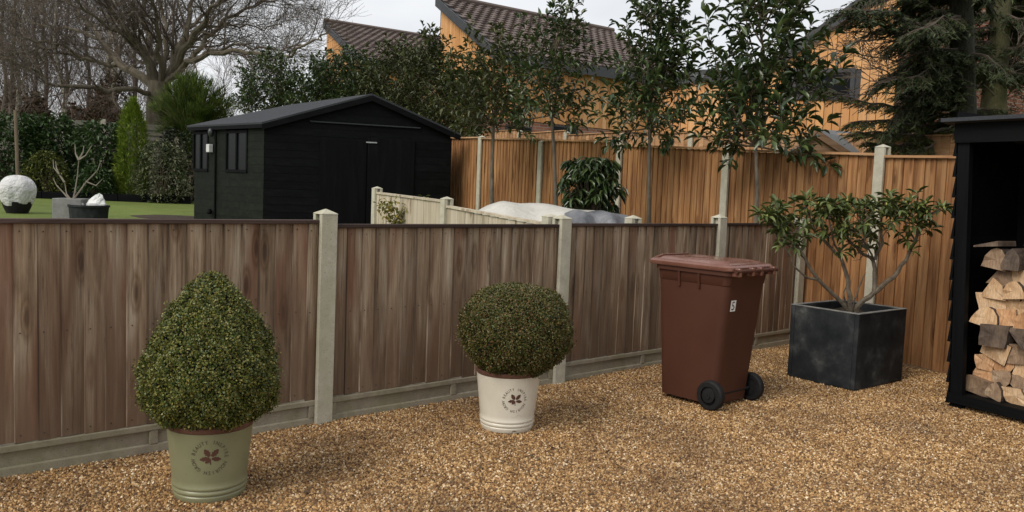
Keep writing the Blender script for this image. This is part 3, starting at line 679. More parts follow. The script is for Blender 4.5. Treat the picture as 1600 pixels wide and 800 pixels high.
brs = [
 ([(1331,492,0),(1317,474,-.03),(1278,437,-.10),(1257,403,-.13),(1239,372,-.14),(1218,350,-.16),(1200,338,-.15)], .020, .006),
 ([(1278,437,-.10),(1257,432,-.14),(1239,416,-.18),(1236,401,-.2),(1222,385,-.22)], .011, .004),
 ([(1257,403,-.12),(1235,385,-.1),(1215,372,-.1),(1205,345,-.1)], .009, .004),
 ([(1330,492,.02),(1328,464,.05),(1323,427,.08),(1315,403,.08),(1291,380,.1),(1273,359,.12),(1262,330,.12),(1256,312,.12)], .022, .006),
 ([(1315,403,.08),(1300,372,0),(1296,345,-.05),(1300,325,-.05)], .010, .004),
 ([(1333,492,.0),(1344,474,-.02),(1365,458,.0),(1367,427,.05),(1365,406,.06),(1344,393,.06),(1328,377,.05),(1312,352,.03),(1305,330,.03)], .026, .006),
 ([(1365,458,.0),(1396,432,.0),(1415,406,.02),(1430,377,.03),(1436,348,.03),(1434,319,.05),(1433,303,.05)], .021, .006),
 ([(1367,406,.05),(1378,380,.05),(1375,353,.05),(1383,318,.05),(1388,305,.05)], .014, .005),
 ([(1436,348,.03),(1454,335,.0),(1470,326,-.03)], .008, .004),
 ([(1430,377,.03),(1418,355,.08),(1408,335,.1),(1400,318,.1)], .008, .004),
 ([(1376,385,.05),(1360,360,.1),(1344,342,.12),(1330,318,.12)], .010, .004),
 ([(1365,406,.05),(1352,380,-.1),(1348,358,-.15),(1355,338,-.15)], .008, .004),
 ([(1330,492,.0),(1335,470,-.08),(1345,440,-.12),(1352,428,-.14)], .010, .004),
 ([(1322,480,.0),(1318,462,-.06),(1322,448,-.08)], .010, .004),
]
segs = []
for pts, a_, b2 in brs:
    o_ = limb(PX(pts, Y0), a_*1.0, b2); segs.append(o_)
    if a_ > .0105 and len(o_) < 8: continue
    tips.append((o_[-1], (o_[-1]-o_[-3]).normalized()))
# side twigs in the upper part
for o_ in segs:
    for p in o_[len(o_)//3:]:
        zz = (p+rb0).z
        if zz < .98: continue
        for _ in range(random.choice((1, 2, 3)) if zz > 1.12 else random.choice((0, 1, 2))):
            d = (rv()+Vector((0, 0, .5))).normalized(); L = random.uniform(.05, .17)
            e1 = p+d*L*.5+rv()*.012; e2 = e1+(d+Vector((0, 0, .35))).normalized()*L*.5
            if (e2+rb0).z > 1.42: continue
            rt_.tube([p, e1, e2], [.004, .003, .0025], 4); tips.append((e2, (e2-e1).normalized()))
rt_.build('branches', M['rbark'], rh, True)
lp, ldr, ll = [], [], []; bu = MB()
for p, d in tips:
    if (p+rb0).z < 1.0: continue
    nl = random.randint(5, 8); a = random.uniform(0, 6); s1 = d.orthogonal().normalized(); s2 = d.cross(s1)
    for k in range(nl):
        a += 2.39; dd = (s1*math.cos(a)+s2*math.sin(a))*1.0 + d*random.uniform(.1, .9) + Vector((0, 0, random.uniform(-.35, .25)))
        lp.append(tuple(p+d*random.uniform(-.02, .01))); ldr.append(tuple(dd)); ll.append(random.uniform(.065, .115))
    if random.random() < .4: bu.lathe([(.001, -.008), (.006, -.002), (.006, .006), (.001, .014)], 6, tuple(p+d*.01))
ll = np.array(ll); leaf_obj('leaves', M['rleaf'], rh, lp, ldr, ll, ll*.32, 'big', upv=np.array([0, 0, 1.]))
bu.build('buds', M['rbud'], rh, True)

# ================================================================== LOG STORE AND LOGS
WU = Vector((.507, -.862, 0)); WV = Vector((.862, .507, 0)); W0 = Vector((3.135, 5.87, 0)); LEAN = -.052
def wl(u, v, z): return Vector((u+LEAN*z, v, z))
WA = math.atan2(WU.y, WU.x)      # local x = u ; local y = +90deg = (.862,.507) = v
stw = empty('log_store', W0, WA, 'black timber log store with overlapping side boards and a flat roof', 'log store')
def wbox(mb, a, b_):
    x0, y0, z0 = a; x1, y1, z1 = b_
    mb.hexa([wl(*p) for p in ((x0,y0,z0),(x1,y0,z0),(x1,y1,z0),(x0,y1,z0),(x0,y0,z1),(x1,y0,z1),(x1,y1,z1),(x0,y1,z1))])
SL, SD, SH = 1.7, .85, 1.99
for (u, v, w_, d_) in ((.0, .0, .085, .05), (.0, SD-.08, .07, .07), (SL-.08, 0, .08, .05), (SL-.07, SD-.08, .07, .07)):
    p_ = MB(); wbox(p_, (u, v, .0), (u+w_, v+d_, SH)); p_.build('corner_post', M['black_wood_z'], stw, bevel=.003)
p_ = MB(); wbox(p_, (-.012, -.022, SH-.14), (SL+.01, -.001, SH+.001)); p_.build('front_beam', M['black_wood'], stw, bevel=.002)
p_ = MB(); wbox(p_, (-.0, -.02, .03), (SL, -.0015, .10)); p_.build('floor_beam', M['black_wood'], stw, bevel=.002)
for k in range(6):
    p_ = MB(); wbox(p_, (.05, .02+k*.13, .075), (SL-.05, .02+k*.13+.1, .095)); p_.build('floor_slat', M['black_wood'], stw)
p_ = MB(); p_.hexa([wl(-.075, -.09, SH+.004), wl(SL+.08, -.09, SH+.004), wl(SL+.08, SD+.06, SH-.12), wl(-.075, SD+.06, SH-.12), wl(-.075, -.09, SH+.03), wl(SL+.08, -.09, SH+.03), wl(SL+.08, SD+.06, SH-.09), wl(-.075, SD+.06, SH-.09)])
M['felt'] = simple('roof_felt', (.022, .025, .030), (.040, .044, .052), 90, rough=.85, bs=.4)
p_.build('roof', M['felt'], stw)
bz = .02
while bz < SH-.05:      # overlapping side boards: each one kicks out at its foot
    for uu, sg in ((0, -1), (SL, 1)):
        p_ = MB(); a = uu; k0 = .052*1.; 
        p_.hexa([wl(a+sg*.034, .0, bz), wl(a+sg*.034, SD, bz), wl(a+sg*.012, SD, bz), wl(a+sg*.012, .0, bz),
                 wl(a+sg*.006, .0, bz+.165), wl(a+sg*.006, SD, bz+.165), wl(a+sg*.001, SD, bz+.165), wl(a+sg*.001, .0, bz+.165)])
        p_.build('side_board', M['black_wood'], stw)
    if True:
        p_ = MB(); p_.hexa([wl(0, SD+.03, bz), wl(SL, SD+.03, bz), wl(SL, SD+.012, bz), wl(0, SD+.012, bz), wl(0, SD+.006, bz+.165), wl(SL, SD+.006, bz+.165), wl(SL, SD+.001, bz+.165), wl(0, SD+.001, bz+.165)]); p_.build('back_board', M['black_wood'], stw)
    bz += .145
# logs
def endgrain(name, a_, b2, c3):
    mt, n, b = nodes(name); v = coords(n, (1, 1, 1)); f = noise(n, v, 9, 6, .6, .4); f2 = noise(n, coords(n, (40, 2, 6)), 3, 4)
    c = ramp(n, f, [(.3, a_), (.5, b2), (.75, c3)]); vr = n.nodes.new('ShaderNodeTexWave'); vr.wave_type = 'RINGS'; vr.rings_direction = 'Y'; vr.inputs['Scale'].default_value = 38; vr.inputs['Distortion'].default_value = 2.5; vr.inputs['Detail'].default_value = 2
    mo = n.nodes.new('ShaderNodeVectorMath'); mo.inputs[1].default_value = (.05, 0, .04); n.links.new(coords(n, (1, 1, 1), False), mo.inputs[0]); n.links.new(mo.outputs[0], vr.inputs['Vector'])
    c = mixc(n, .5, c, ramp(n, vr.outputs['Fac'], [(.2, (.72, .66, .6)), (.7, (1.08, 1.06, 1.05))]), 'MULTIPLY')
    c = mixc(n, .6, c, ramp(n, f2, [(.35, (.6, .55, .5)), (.6, (1.1, 1.1, 1.1))]), 'MULTIPLY')
    n.links.new(c, b.inputs['Base Color']); b.inputs['Roughness'].default_value = .8; bump(n, b, f2, .6, .006); return mt
M['cut_pale'] = endgrain('pale_cut_wood', (.44, .26, .13), (.62, .42, .24), (.74, .56, .37))
M['cut_orange'] = endgrain('orange_cut_wood', (.38, .19, .085), (.56, .32, .16), (.66, .43, .25))
M['cut_grey'] = endgrain('grey_weathered_wood', (.15, .10, .063), (.30, .205, .13), (.44, .33, .22))
M['cut_dark'] = endgrain('dark_weathered_wood', (.05, .036, .027), (.11, .08, .058), (.20, .15, .11))
M['log_bark'] = simple('log_bark', (.03, .02, .014), (.09, .062, .045), 25, rough=.95, bs=1, bd=.01)
ords = ['first', 'second', 'third', 'fourth', 'fifth', 'sixth', 'seventh', 'eighth', 'ninth', 'tenth', 'eleventh', 'twelfth']
rowsn = ['bottom', 'second', 'third', 'fourth', 'fifth', 'sixth', 'seventh', 'eighth', 'ninth', 'topmost']
tones = {'cut_pale': 'pale', 'cut_orange': 'orange', 'cut_grey': 'grey weathered', 'cut_dark': 'dark weathered'}
lr = random.Random(21)
z = .105; rows = []
ri = 0; ztopl = 1.13
while ri < 10:
    hrow = lr.uniform(.09, .122); u = .05 + .012*ri + lr.uniform(-.01, .02) + (.05 if ri in (3, 4) else 0); ci = 0
    while u < 1.02:
        wv = lr.uniform(.10, .175)
        prob = [('cut_pale', 5), ('cut_orange', 2), ('cut_grey', 1)] if ri < 3 else [('cut_dark', 2), ('cut_grey', 3), ('cut_pale', 2)] if ri < 5 else [('cut_pale', 5), ('cut_orange', 2), ('cut_grey', 2), ('cut_dark', 1)] if ri < 9 else [('cut_dark', 3), ('cut_grey', 2)]
        pool = [k for k, c_ in prob for _ in range(c_)]; tone = lr.choice(pool)
        nn = lr.choice([4, 4, 5, 5, 6]); rot0 = lr.uniform(0, 6.28); rx, rz = wv*.60, hrow*.66
        front = lr.uniform(-.05, .05)+.12; Ln = lr.uniform(.25, .32)
        cx_, cz_ = u+wv/2, z+hrow/2
        kind_ = lr.choice(['quad', 'quad', 'wedge', 'half', 'half', 'pent']); flip = lr.choice((-1, 1)); J_ = lambda v_: v_*lr.uniform(.82, 1.08)
        if kind_ == 'quad': ring = [(-J_(rx), -J_(rz)), (J_(rx), -J_(rz)), (J_(rx), J_(rz)), (-J_(rx), J_(rz))]
        elif kind_ == 'wedge': ring = [(-J_(rx)*1.05, -J_(rz)), (J_(rx)*1.05, -J_(rz)), (J_(rx)*.75, J_(rz)*.5), (lr.uniform(-.4, .4)*rx, J_(rz)*1.1)]
        elif kind_ == 'pent': ring = [(-J_(rx)*.7, -J_(rz)), (J_(rx)*.8, -J_(rz)), (J_(rx), 0), (J_(rx)*.4, J_(rz)), (-J_(rx), J_(rz)*.6)]
        else: ring = [(-J_(rx), -rz*.75), (J_(rx), -rz*.8)]+[(rx*math.cos(t_)*lr.uniform(.96, 1.03), -rz*.6+1.65*rz*math.sin(t_)*lr.uniform(.96, 1.02)) for t_ in (.25, .7, 1.2, 1.65, 2.15, 2.65, 2.95)]
        if kind_ in ('half', 'wedge') and lr.random() < .4: ring = [(x_, -z_) for x_, z_ in ring][::-1]
        cr_a = lr.uniform(-.25, .25); ring = [(x_*math.cos(cr_a)-z_*math.sin(cr_a), x_*math.sin(cr_a)+z_*math.cos(cr_a)) for x_, z_ in ring]; nn = len(ring); pts2 = []
        for k in range(nn):
            p, q = ring[k], ring[(k+1) % nn]
            for tt_ in ((0, .3, .65) if nn < 7 else (0,)): j_ = lr.uniform(.965, 1.02); pts2.append(((p[0]*(1-tt_)+q[0]*tt_)*j_, (p[1]*(1-tt_)+q[1]*tt_)*j_))
        mb = MB(); K = len(pts2); yaw = lr.uniform(-.12, .12); til = lr.uniform(-.08, .08)
        fr = [(x, (x*yaw*2+zz*til*2)+lr.uniform(-.006, .006), zz) for x, zz in pts2]; bk = [(x*.93+yaw*Ln, Ln, zz*.93+til*.2) for x, zz in pts2]
        cfr = (0, lr.uniform(-.002, .001), 0)
        mb.add(fr+[cfr], [(K, (k+1) % K, k) for k in range(K)], 0)
        mb.add(fr+bk, [(k, (k+1) % K, K+(k+1) % K, K+k) for k in range(K)]+[tuple(K+k for k in range(K))], 1)
        me = mb.mesh('split_log'); me.materials.append(M[tone]); me.materials.append(M['log_bark'] if kind_ == 'half' or lr.random() < .3 else M['cut_grey'])
        o = link('split_log', me); pw_ = Matrix.Rotation(WA, 4, 'Z') @ wl(cx_, front, cz_) + W0
        o.location = pw_; o.rotation_euler = (0, lr.uniform(-.15, .15), WA)
        tag(o, '%s split log, %s from left in the %s row %sof the log stack' % (tones[tone], ords[ci], rowsn[ri], 'up ' if 0 < ri < 9 else ''), 'log', 'split logs stacked in the log store')
        u += wv*.98; ci += 1
    z += hrow*.93; ri += 1
# two thin slabs lying across the top
for k, (u, zz, L, ry, tone, lab) in enumerate(((.10, z+.03, .17, -.30, 'cut_dark', 'thin dark slab of wood sticking out left on top of the log stack'), (.42, z+.075, .34, .45, 'cut_grey', 'grey split log leaning up to the right on top of the log stack'))):
    mb = MB(); hh_ = .018 if k == 0 else .055
    mb.hexa([(0, 0, -hh_*.3), (L, 0, -hh_), (L, .22, -hh_), (0, .22, -hh_*.3), (0, 0, hh_*.3), (L, 0, hh_), (L, .22, hh_), (0, .22, hh_*.3)])
    o = mb.build('split_log', M[tone]); o.location = Matrix.Rotation(WA, 4, 'Z') @ wl(u, .06+.05*k, zz) + W0; o.rotation_euler = (0, ry*.6, WA+.1*k)
    tag(o, lab, 'log', 'split logs stacked in the log store')

# ================================================================== BLACK SHED
def zc(px, py, Y): return at(px, py, Y)
Lr = at(409, 193, 13.5); Rr_ = at(720, 209.5, 14.5); Br = at(292, 195, 15.3); B2 = Rr_+(Br-Lr)
EZ = 2.30
for p in (Lr, Rr_, Br, B2): p.z = EZ
AF = Lr.lerp(Rr_, .535); AF.z = 2.87; AR = Br.lerp(B2, .535); AR.z = at(409, 163, 15.9).z
shed = empty('black_shed', (Lr.x, Lr.y, .45), 0, 'large black timber shed with low pitched felt roof and two small side windows', 'shed')
so0 = Vector((Lr.x, Lr.y, .45))
ex = (Rr_-Lr).normalized(); ey = (Br-Lr).normalized(); ex.z = ey.z = 0
gw = (Rr_-Lr).length; gl_ = (Br-Lr).length
ins = .10
WLf = Lr + ex*ins + ey*ins; WRf = Rr_ - ex*ins + ey*ins; WBl = Br + ex*ins - ey*ins
g0 = .38
def gab(t):   # gable roof underside height over fraction t of the front
    return (EZ-.02 + (AF.z-EZ)*(t/.535) if t < .535 else AF.z - .02 - (AF.z-EZ)*((t-.535)/.465)) - .03
nF = Vector((ex.y, -ex.x, 0)).normalized()   # outward from the front gable
nL = Vector((-ey.y, ey.x, 0)).normalized()
if nL.dot(ex) > 0: nL = -nL
if nF.dot(ey) > 0: nF = -nF
fw_ = (WRf-WLf).length; bz = g0
while bz < 2.78:
    h_ = .125; z0, z1 = bz, bz+h_+.002
    # where the board meets the slopes
    def lim(zv):
        ts = [t for t in np.linspace(0, 1, 301) if gab(t) >= zv]; return (min(ts), max(ts)) if ts else (None, None)
    (a0, b0), (a1, b1) = lim(z0), lim(z1)
    if a0 is None: break
    if a1 is None: a1 = b1 = .535
    P = lambda t, zv, off: WLf + ex*(fw_*t) + nF*off + Vector((0, 0, zv)) - Vector((0, 0, WLf.z)) - so0
    mb = MB(); mb.hexa([P(a0, z0, .014), P(b0, z0, .014), P(b0, z0, 0), P(a0, z0, 0), P(a1, z1, .010), P(b1, z1, .010), P(b1, z1, 0), P(a1, z1, 0)])
    mb.build('wall_board', M['black_wood'], shed); bz += h_
# left wall boards; the windows interrupt them
wl_len = (WBl-WLf).length
def PL(t, zv, off): return WLf + ey*(t) + nL*off + Vector((0, 0, zv-WLf.z)) - so0
def lw_t(px):      # where a photo column falls on this wall
    q = onplane(px, 240, WLf, nL); return (q-WLf).dot(ey)
wins = [(lw_t(387), lw_t(355)), (lw_t(326), lw_t(304))]
wz0 = onplane(370, 266, WLf, nL).z; wz1 = onplane(370, 207, WLf, nL).z
bz = g0-.0
while bz < EZ-.04:
    z0, z1 = bz, min(bz+.127, EZ-.03)
    spans = [(0, wl_len)]
    if z1 > wz0-.02 and z0 < wz1+.02:
        spans = [(0, wins[0][0]-.02), (wins[0][1]+.02, wins[1][0]-.02), (wins[1][1]+.02, wl_len)]
    for a_, b2 in spans:
        mb = MB(); mb.hexa([PL(b2, z0, .014), PL(a_, z0, .014), PL(a_, z0, 0), PL(b2, z0, 0), PL(b2, z1, .010), PL(a_, z1, .010), PL(a_, z1, 0), PL(b2, z1, 0)])
        mb.build('wall_board', M['green_black'], shed)
    bz += .125
# back and right walls
bw = MB(); Bb = WRf+(WBl-WLf)
for a_, b2 in ((WRf, Bb), (WBl, Bb)):
    bw.slab([Vector((a_.x, a_.y, g0))-so0, Vector((b2.x, b2.y, g0))-so0, Vector((b2.x, b2.y, EZ-.08))-so0, Vector((a_.x, a_.y, EZ-.08))-so0], (b2-a_).cross(Vector((0, 0, 1))).normalized()*.02)
bw.slab([Vector((q.x, q.y, z_))-so0 for q, z_ in ((WBl, EZ-.085), (Bb, EZ-.085), (WBl.lerp(Bb, .535), AR.z-.05))], ey*.02)
bw.build('rear_wall', M['black_wood'], shed)
# roof: two slopes with thickness, barge boards
rf = MB()
def qd(a_, b2, c3, d_, th=.03): rf.hexa([Vector(x)-so0-Vector((0, 0, th)) for x in (a_, b2, c3, d_)]+[Vector(x)-so0 for x in (a_, b2, c3, d_)])
qd(Lr, AF, AR, Br); qd(AF, Rr_, B2, AR)
M['shed_felt'] = simple('shed_roof_felt', (.018, .021, .026), (.030, .034, .040), 70, rough=.9, bs=.5)
rf.build('roof', M['shed_felt'], shed)
bb = MB()
for a_, b2 in ((Lr, AF), (AF, Rr_)): bb.slab([a_-so0-Vector((0, 0, .032)), b2-so0-Vector((0, 0, .032)), b2-so0-Vector((0, 0, .12)), a_-so0-Vector((0, 0, .12))], nF*-.02)
bb.build('barge_board', M['black_wood'], shed)
fs_ = MB(); fs_.slab([Lr-so0-Vector((0, 0, .032)), Br-so0-Vector((0, 0, .032)), Br-so0-Vector((0, 0, .09)), Lr-so0-Vector((0, 0, .09))], -nL*.02); fs_.build('fascia', M['black_wood'], shed)
# ledge on the gable, door leaves, hasp
lt = lambda px, py: onplane(px, py, WLf, nF)
g1, g2_ = lt(484, 190.5), lt(656, 201)
lg = MB(); lg.slab([g1-so0+nF*.02, g2_-so0+nF*.02, g2_-so0+nF*.02+Vector((0, 0, .02)), g1-so0+nF*.02+Vector((0, 0, .02))], nF*.02); lg.build('gable_ledge', M['shed_felt'], shed)
for pa, pb_ in ((500, 573), (575, 648)):
    a_, b2 = lt(pa, 210), lt(pb_, 210); dr = MB(); zt_ = min(a_.z, b2.z)-.06
    A = Vector((a_.x, a_.y, g0+.05))-so0+nF*.021; Bq = Vector((b2.x, b2.y, g0+.05))-so0+nF*.021
    dr.slab([A, Bq, Bq+Vector((0, 0, zt_-g0-.05)), A+Vector((0, 0, zt_-g0-.05))], nF*.018); dr.build('door', M['black_wood_z'], shed, bevel=.004)
hs_ = lt(580, 224)-so0+nF*.04; hh2 = MB(); hh2.slab([hs_-ex*.09, hs_+ex*.09, hs_+ex*.09+Vector((0, 0, .022)), hs_-ex*.09+Vector((0, 0, .022))], nF*.015)
M['metal'] = simple('galvanised_metal', (.35, .36, .37), (.5, .51, .52), 20, rough=.4, metal=.7); hh2.build('door_latch', M['metal'], shed, bevel=.003)
# windows
M['lead_dark'] = flat('dark_metal', (.03, .032, .034), .3)
M['glass'] = flat('dark_glass', (.006, .007, .008), .25, spec=.12)
for (a_, b2) in wins:
    fr = MB(); w4 = .035
    def fbox(t0, t1, z0, z1, o0, o1, mb): mb.hexa([PL(t1, z0, o1), PL(t0, z0, o1), PL(t0, z0, o0), PL(t1, z0, o0), PL(t1, z1, o1), PL(t0, z1, o1), PL(t0, z1, o0), PL(t1, z1, o0)])
    fbox(a_-.02, b2+.02, wz1-.01, wz1+w4, -.01, .028, fr); fbox(a_-.02, b2+.02, wz0-w4, wz0+.01, -.01, .034, fr)
    mid = (a_+b2)/2
    for t_ in (a_, mid, b2): fbox(t_-.02, t_+.02, wz0+.0105, wz1-.0105, -.01, .027, fr)
    wo = fr.build('window', M['black_wood_z'], shed)
    for t0, t1 in ((a_+.02, mid-.02), (mid+.02, b2-.02)):
        pn = MB(); fbox(t0, t1, wz0+.011, wz1-.011, .0, .006, pn); pn.build('pane', M['glass'], wo)
# white plastic switch box on the left wall
M['white_plastic'] = simple('white_plastic', (.55, .56, .55), (.68, .69, .68), 10, rough=.4, bs=0)
e1 = PL(lw_t(334), onplane(334, 231, WLf, nL).z, .02); mb = MB(); t_ = lw_t(333); zz = onplane(333, 232, WLf, nL).z
mb.hexa([PL(t_+.07, zz-.07, .10), PL(t_-.04, zz-.07, .10), PL(t_-.04, zz-.07, .02), PL(t_+.07, zz-.07, .02), PL(t_+.07, zz+.07, .10), PL(t_-.04, zz+.07, .10), PL(t_-.04, zz+.07, .02), PL(t_+.07, zz+.07, .02)])
mb.build('switch_box', M['white_plastic'], shed, bevel=.01)
t_ = lw_t(336); zz = onplane(336, 208, WLf, nL).z; mb = MB(); mb.lathe([(.02, 0), (.045, .03), (.05, .10), (.03, .14), (.01, .15)], 12, tuple(PL(t_, zz-.07, .08))); mb.build('wall_lamp', M['lead_dark'], shed, True)
t_ = lw_t(339); mb = MB(); mb.tube([PL(t_, g0+.05, .03), PL(t_, EZ-.1, .03)], .018, 8); mb.build('conduit', M['black_wood_z'], shed)
t_ = lw_t(334); mb = MB(); zz = onplane(334, 332, WLf, nL).z; mb.lathe([(.03, 0), (.05, .03), (.03, .09)], 10, tuple(PL(t_, zz-.03, .07))); mb.build('tap_cover', M['black_wood_z'], shed, True)

# ================================================================== COVERED MOUND BEHIND THE FENCE
mt, n, b = nodes('pale_fleece'); v = coords(n, (1, 1, 1)); f = noise(n, v, 3, 6)
n.links.new(ramp(n, f, [(.3, (.42, .405, .36)), (.7, (.60, .585, .53))]), b.inputs['Base Color']); b.inputs['Roughness'].default_value = .5; bump(n, b, noise(n, coords(n, (1, 3, 1)), 7, 5), .6, .04); M['fleece'] = mt
mt, n, b = nodes('grey_sheet'); v = coords(n, (1, 1, 1)); f = noise(n, v, 4, 6)
n.links.new(ramp(n, f, [(.3, (.07, .075, .085)), (.7, (.2, .205, .22))]), b.inputs['Base Color']); b.inputs['Roughness'].default_value = .35; bump(n, b, noise(n, coords(n, (1, 3, 1)), 9, 5), .8, .04); M['gsheet'] = mt
def mound(name, label, px0, px1, Y, toppx, depth, mat, seed):
    """a sheet draped over something: silhouette from toppx (px, py)"""
    xs_ = np.linspace(px0, px1, 36); tp = np.interp(xs_, [p[0] for p in toppx], [p[1] for p in toppx]); rr = random.Random(seed)
    c = at((px0+px1)/2, 340, Y); mb = MB(); nv = 16
    for j in range(nv):
        v_ = j/(nv-1)*2-1
        for i, (x, y) in enumerate(zip(xs_, tp)):
            p = at(x, y, Y); top = p.z; prof = max(0, 1-abs(v_)**2.6); e = math.sin(math.pi*i/35)**.35
            z = .05 + (top-.05)*prof**.6*(1 if 0 < i < 35 else .2) + .008*math.sin(i*.5+j*.6)+.006*math.sin(j*1.9+i*.25)
            mb.v.append((p.x-c.x, v_*depth+ .05*math.sin(i*.5), z))
    mb.f = [(j*36+i, j*36+i+1, (j+1)*36+i+1, (j+1)*36+i) for j in range(nv-1) for i in range(35)]; mb.m = [0]*len(mb.f)
    o = mb.build(name, mat, None, True); o.location = (c.x, c.y, 0); tag(o, label, 'cover'); return o
mound('fleece_cover', 'pale plastic fleece sheet draped over a low frame behind the cream fence', 735, 960, 8.6, [(735, 334), (760, 322), (785, 315), (830, 317), (880, 324), (930, 330), (960, 336)], .9, M['fleece'], 1)
mound('grey_cover', 'crumpled shiny grey plastic sheet to the right of the pale fleece sheet', 880, 992, 8.0, [(880, 333), (895, 329), (930, 330), (965, 333), (980, 338), (992, 345)], .6, M['gsheet'], 2)

# ================================================================== EVERGREEN TREES ALONG THE ORANGE FENCE
M['tleaf'] = leafmat('evergreen_leaf', [(.015, .032, .011), (.030, .055, .017), (.052, .086, .026), (.10, .14, .045), (.024, .044, .016)], .28, .65, .12)
M['tleaf_b'] = leafmat('olive_evergreen_leaf', [(.028, .042, .014), (.05, .066, .02), (.078, .095, .03), (.11, .12, .042), (.036, .05, .017)], .4, .45, .12)
M['tbark'] = simple('tree_bark', (.07, .058, .042), (.17, .145, .11), 20, (1, 1, .4), .9, .8, .01)
M['twig'] = simple('brown_twig', (.055, .04, .024), (.11, .085, .05), 20, rough=.85, bs=0)
def evergreen(name, label, group, trunk, crown, nsh, leafL, mat, seed, tr=.035, cx_=None, spread=.9, leaf_step=.038, up=.7, cat='tree', wr=.36, sq=1.0, lead=0):
    Hg = 1 if group and 'behind' in group else None
    """trunk: world points; crown: (z, radius) pairs"""
    rr = random.Random(seed); base = trunk[0]; root = empty(name, base, 0, label, cat, group); t_ = MB()
    T = [p-base for p in trunk]; L = len(T); t_.tube(T, [tr*(1-.45*k/(L-1)) for k in range(L)], 8); t_.build('trunk', M['tbark'], root, True)
    br = MB(); zs = [c_[0]-base.z for c_ in crown]; rs = [c_[1] for c_ in crown]; top = T[-1]
    cxy = Vector((top.x, top.y, 0)) if cx_ is None else Vector(cx_)
    lp, ldr = [], []
    lead_pts = [top]; 
    # central leader
    ax_ = [top]; zt_ = zs[-1]
    k_ = 6
    for k in range(1, k_+1): ax_.append(Vector((cxy.x+rr.uniform(-.04, .04), cxy.y+rr.uniform(-.04, .04), top.z+(zt_-top.z)*.9*k/k_)))
    br.tube(ax_, [tr*.5*(1-.85*k/k_) for k in range(k_+1)], 6)
    def shoot(b_, e, bow, r_, step, t0, fan=.9):
        mid = b_.lerp(e, .5) + Vector(((e.x-b_.x)*bow, (e.y-b_.y)*bow, -.10*(e-b_).length)) + Vector((rr.uniform(-.03, .03), rr.uniform(-.03, .03), 0))
        ns = 7; pts = [b_*(1-k/ns)**2 + mid*2*(k/ns)*(1-k/ns) + e*(k/ns)**2 for k in range(ns+1)]
        br.tube(pts, [r_*(1-.75*k/ns) for k in range(ns+1)], 5)
        L_t = (e-b_).length; nl_ = max(4, int(L_t*(1-t0)/step)); ang = rr.uniform(0, 6)
        for k in range(nl_):
            t = t0+(1-t0)*(k+rr.random())/nl_; i2 = min(ns-1, int(t*ns)); p = pts[i2].lerp(pts[i2+1], t*ns-i2); d = (pts[i2+1]-pts[i2]).normalized()
            s1 = d.orthogonal().normalized(); s2 = d.cross(s1); ang += 2.4
            lp.append(tuple(p)); ldr.append(tuple((s1*math.cos(ang)+s2*math.sin(ang))*fan + d*.55 + Vector((0, 0, rr.uniform(-.3, .15)))))
        for k in range(3): lp.append(tuple(e)); ldr.append(tuple((pts[-1]-pts[-2]).normalized()+rv2(rr)*.5))
        return pts
    nprim = max(10, nsh//(16 if Hg is None else 10)); zspan = zs[-1]-zs[0]
    for s in range(nprim):
        z = zs[0]+zspan*((s+rr.random())/nprim)**.9; rad = np.interp(z, zs, rs); a = s*2.4+rr.uniform(-.5, .5); q = rr.uniform(.68, 1.05)
        e = Vector((cxy.x+rad*q*math.cos(a), cxy.y+rad*q*math.sin(a)*sq, z+rr.uniform(-.12, .03)*zspan*.4))
        zb = max(top.z*.95, z-rr.uniform(.5, 1.3)*(rad+.45)*up*1.6); zb = min(zb, zt_*.82)
        fr_ = min(1, max(0, (zb-top.z)/max(.01, (ax_[-1].z-top.z)))); i_ = min(k_-1, int(fr_*k_)); b_ = ax_[i_].lerp(ax_[i_+1], fr_*k_-i_)
        P_ = shoot(b_, e, .22, .011, leaf_step*.9, .35)
        for c in range(rr.randint(5, 8)):
            t = rr.uniform(.25, .95); i2 = min(6, int(t*7)); p = P_[i2].lerp(P_[i2+1], t*7-i2); d = (P_[i2+1]-P_[i2]).normalized(); o_ = rv2(rr); o_ = (o_-d*o_.dot(d)).normalized()
            shoot(p, p+(d*.6+o_*.8+Vector((0, 0, .35))).normalized()*rr.uniform(.16, .42)*(.6+rad), .1, .005, leaf_step, .12)
    br.build('branches', M['twig'], root)
    n_ = len(lp); ll = rng.uniform(.65, 1.15, n_)*leafL
    leaf_obj('leaves', mat, root, lp, ldr, ll, ll*wr, 'big', upv=np.array([0, 0, 1.]))
    return root
def zat(px, py, Y): return at(px, py, Y).z
def wdt(pxw, Y): return pxw/F*Y
TG = 'standard evergreen trees along the orange fence'
def tree_px(name, label, tpts, Y, prof, nsh, leafL, mat, seed, cxp=None, group=TG, **kw):
    """tpts trunk pixels bottom to top; prof: (py, half width px)"""
    tk = [at(x, y, Y) for x, y in tpts]; g_ = tk[0].copy(); g_.z = max(-.03, hgt(g_.x, g_.y)); tk = [g_]+tk[0:]
    cr_ = sorted([(zat(tpts[-1][0], py, Y), wdt(hw, Y)) for py, hw in prof])
    cx2 = None
    if cxp is not None: q = at(cxp, tpts[-1][1], Y)-g_; cx2 = (q.x, q.y, 0)
    return evergreen(name, label, group, tk, cr_, nsh, leafL, mat, seed, cx_=cx2, **kw)
tree_px('evergreen_tree', 'evergreen tree with the widest crown and longest low side branches, nearest the brown bin', [(1182, 345), (1183, 290), (1181, 228)], 8.35, [(238, 60), (212, 105), (185, 118), (150, 66), (100, 66), (50, 86), (0, 88), (-60, 66), (-100, 30)], 420, .14, M['tleaf'], 3, cxp=1182, tr=.028)
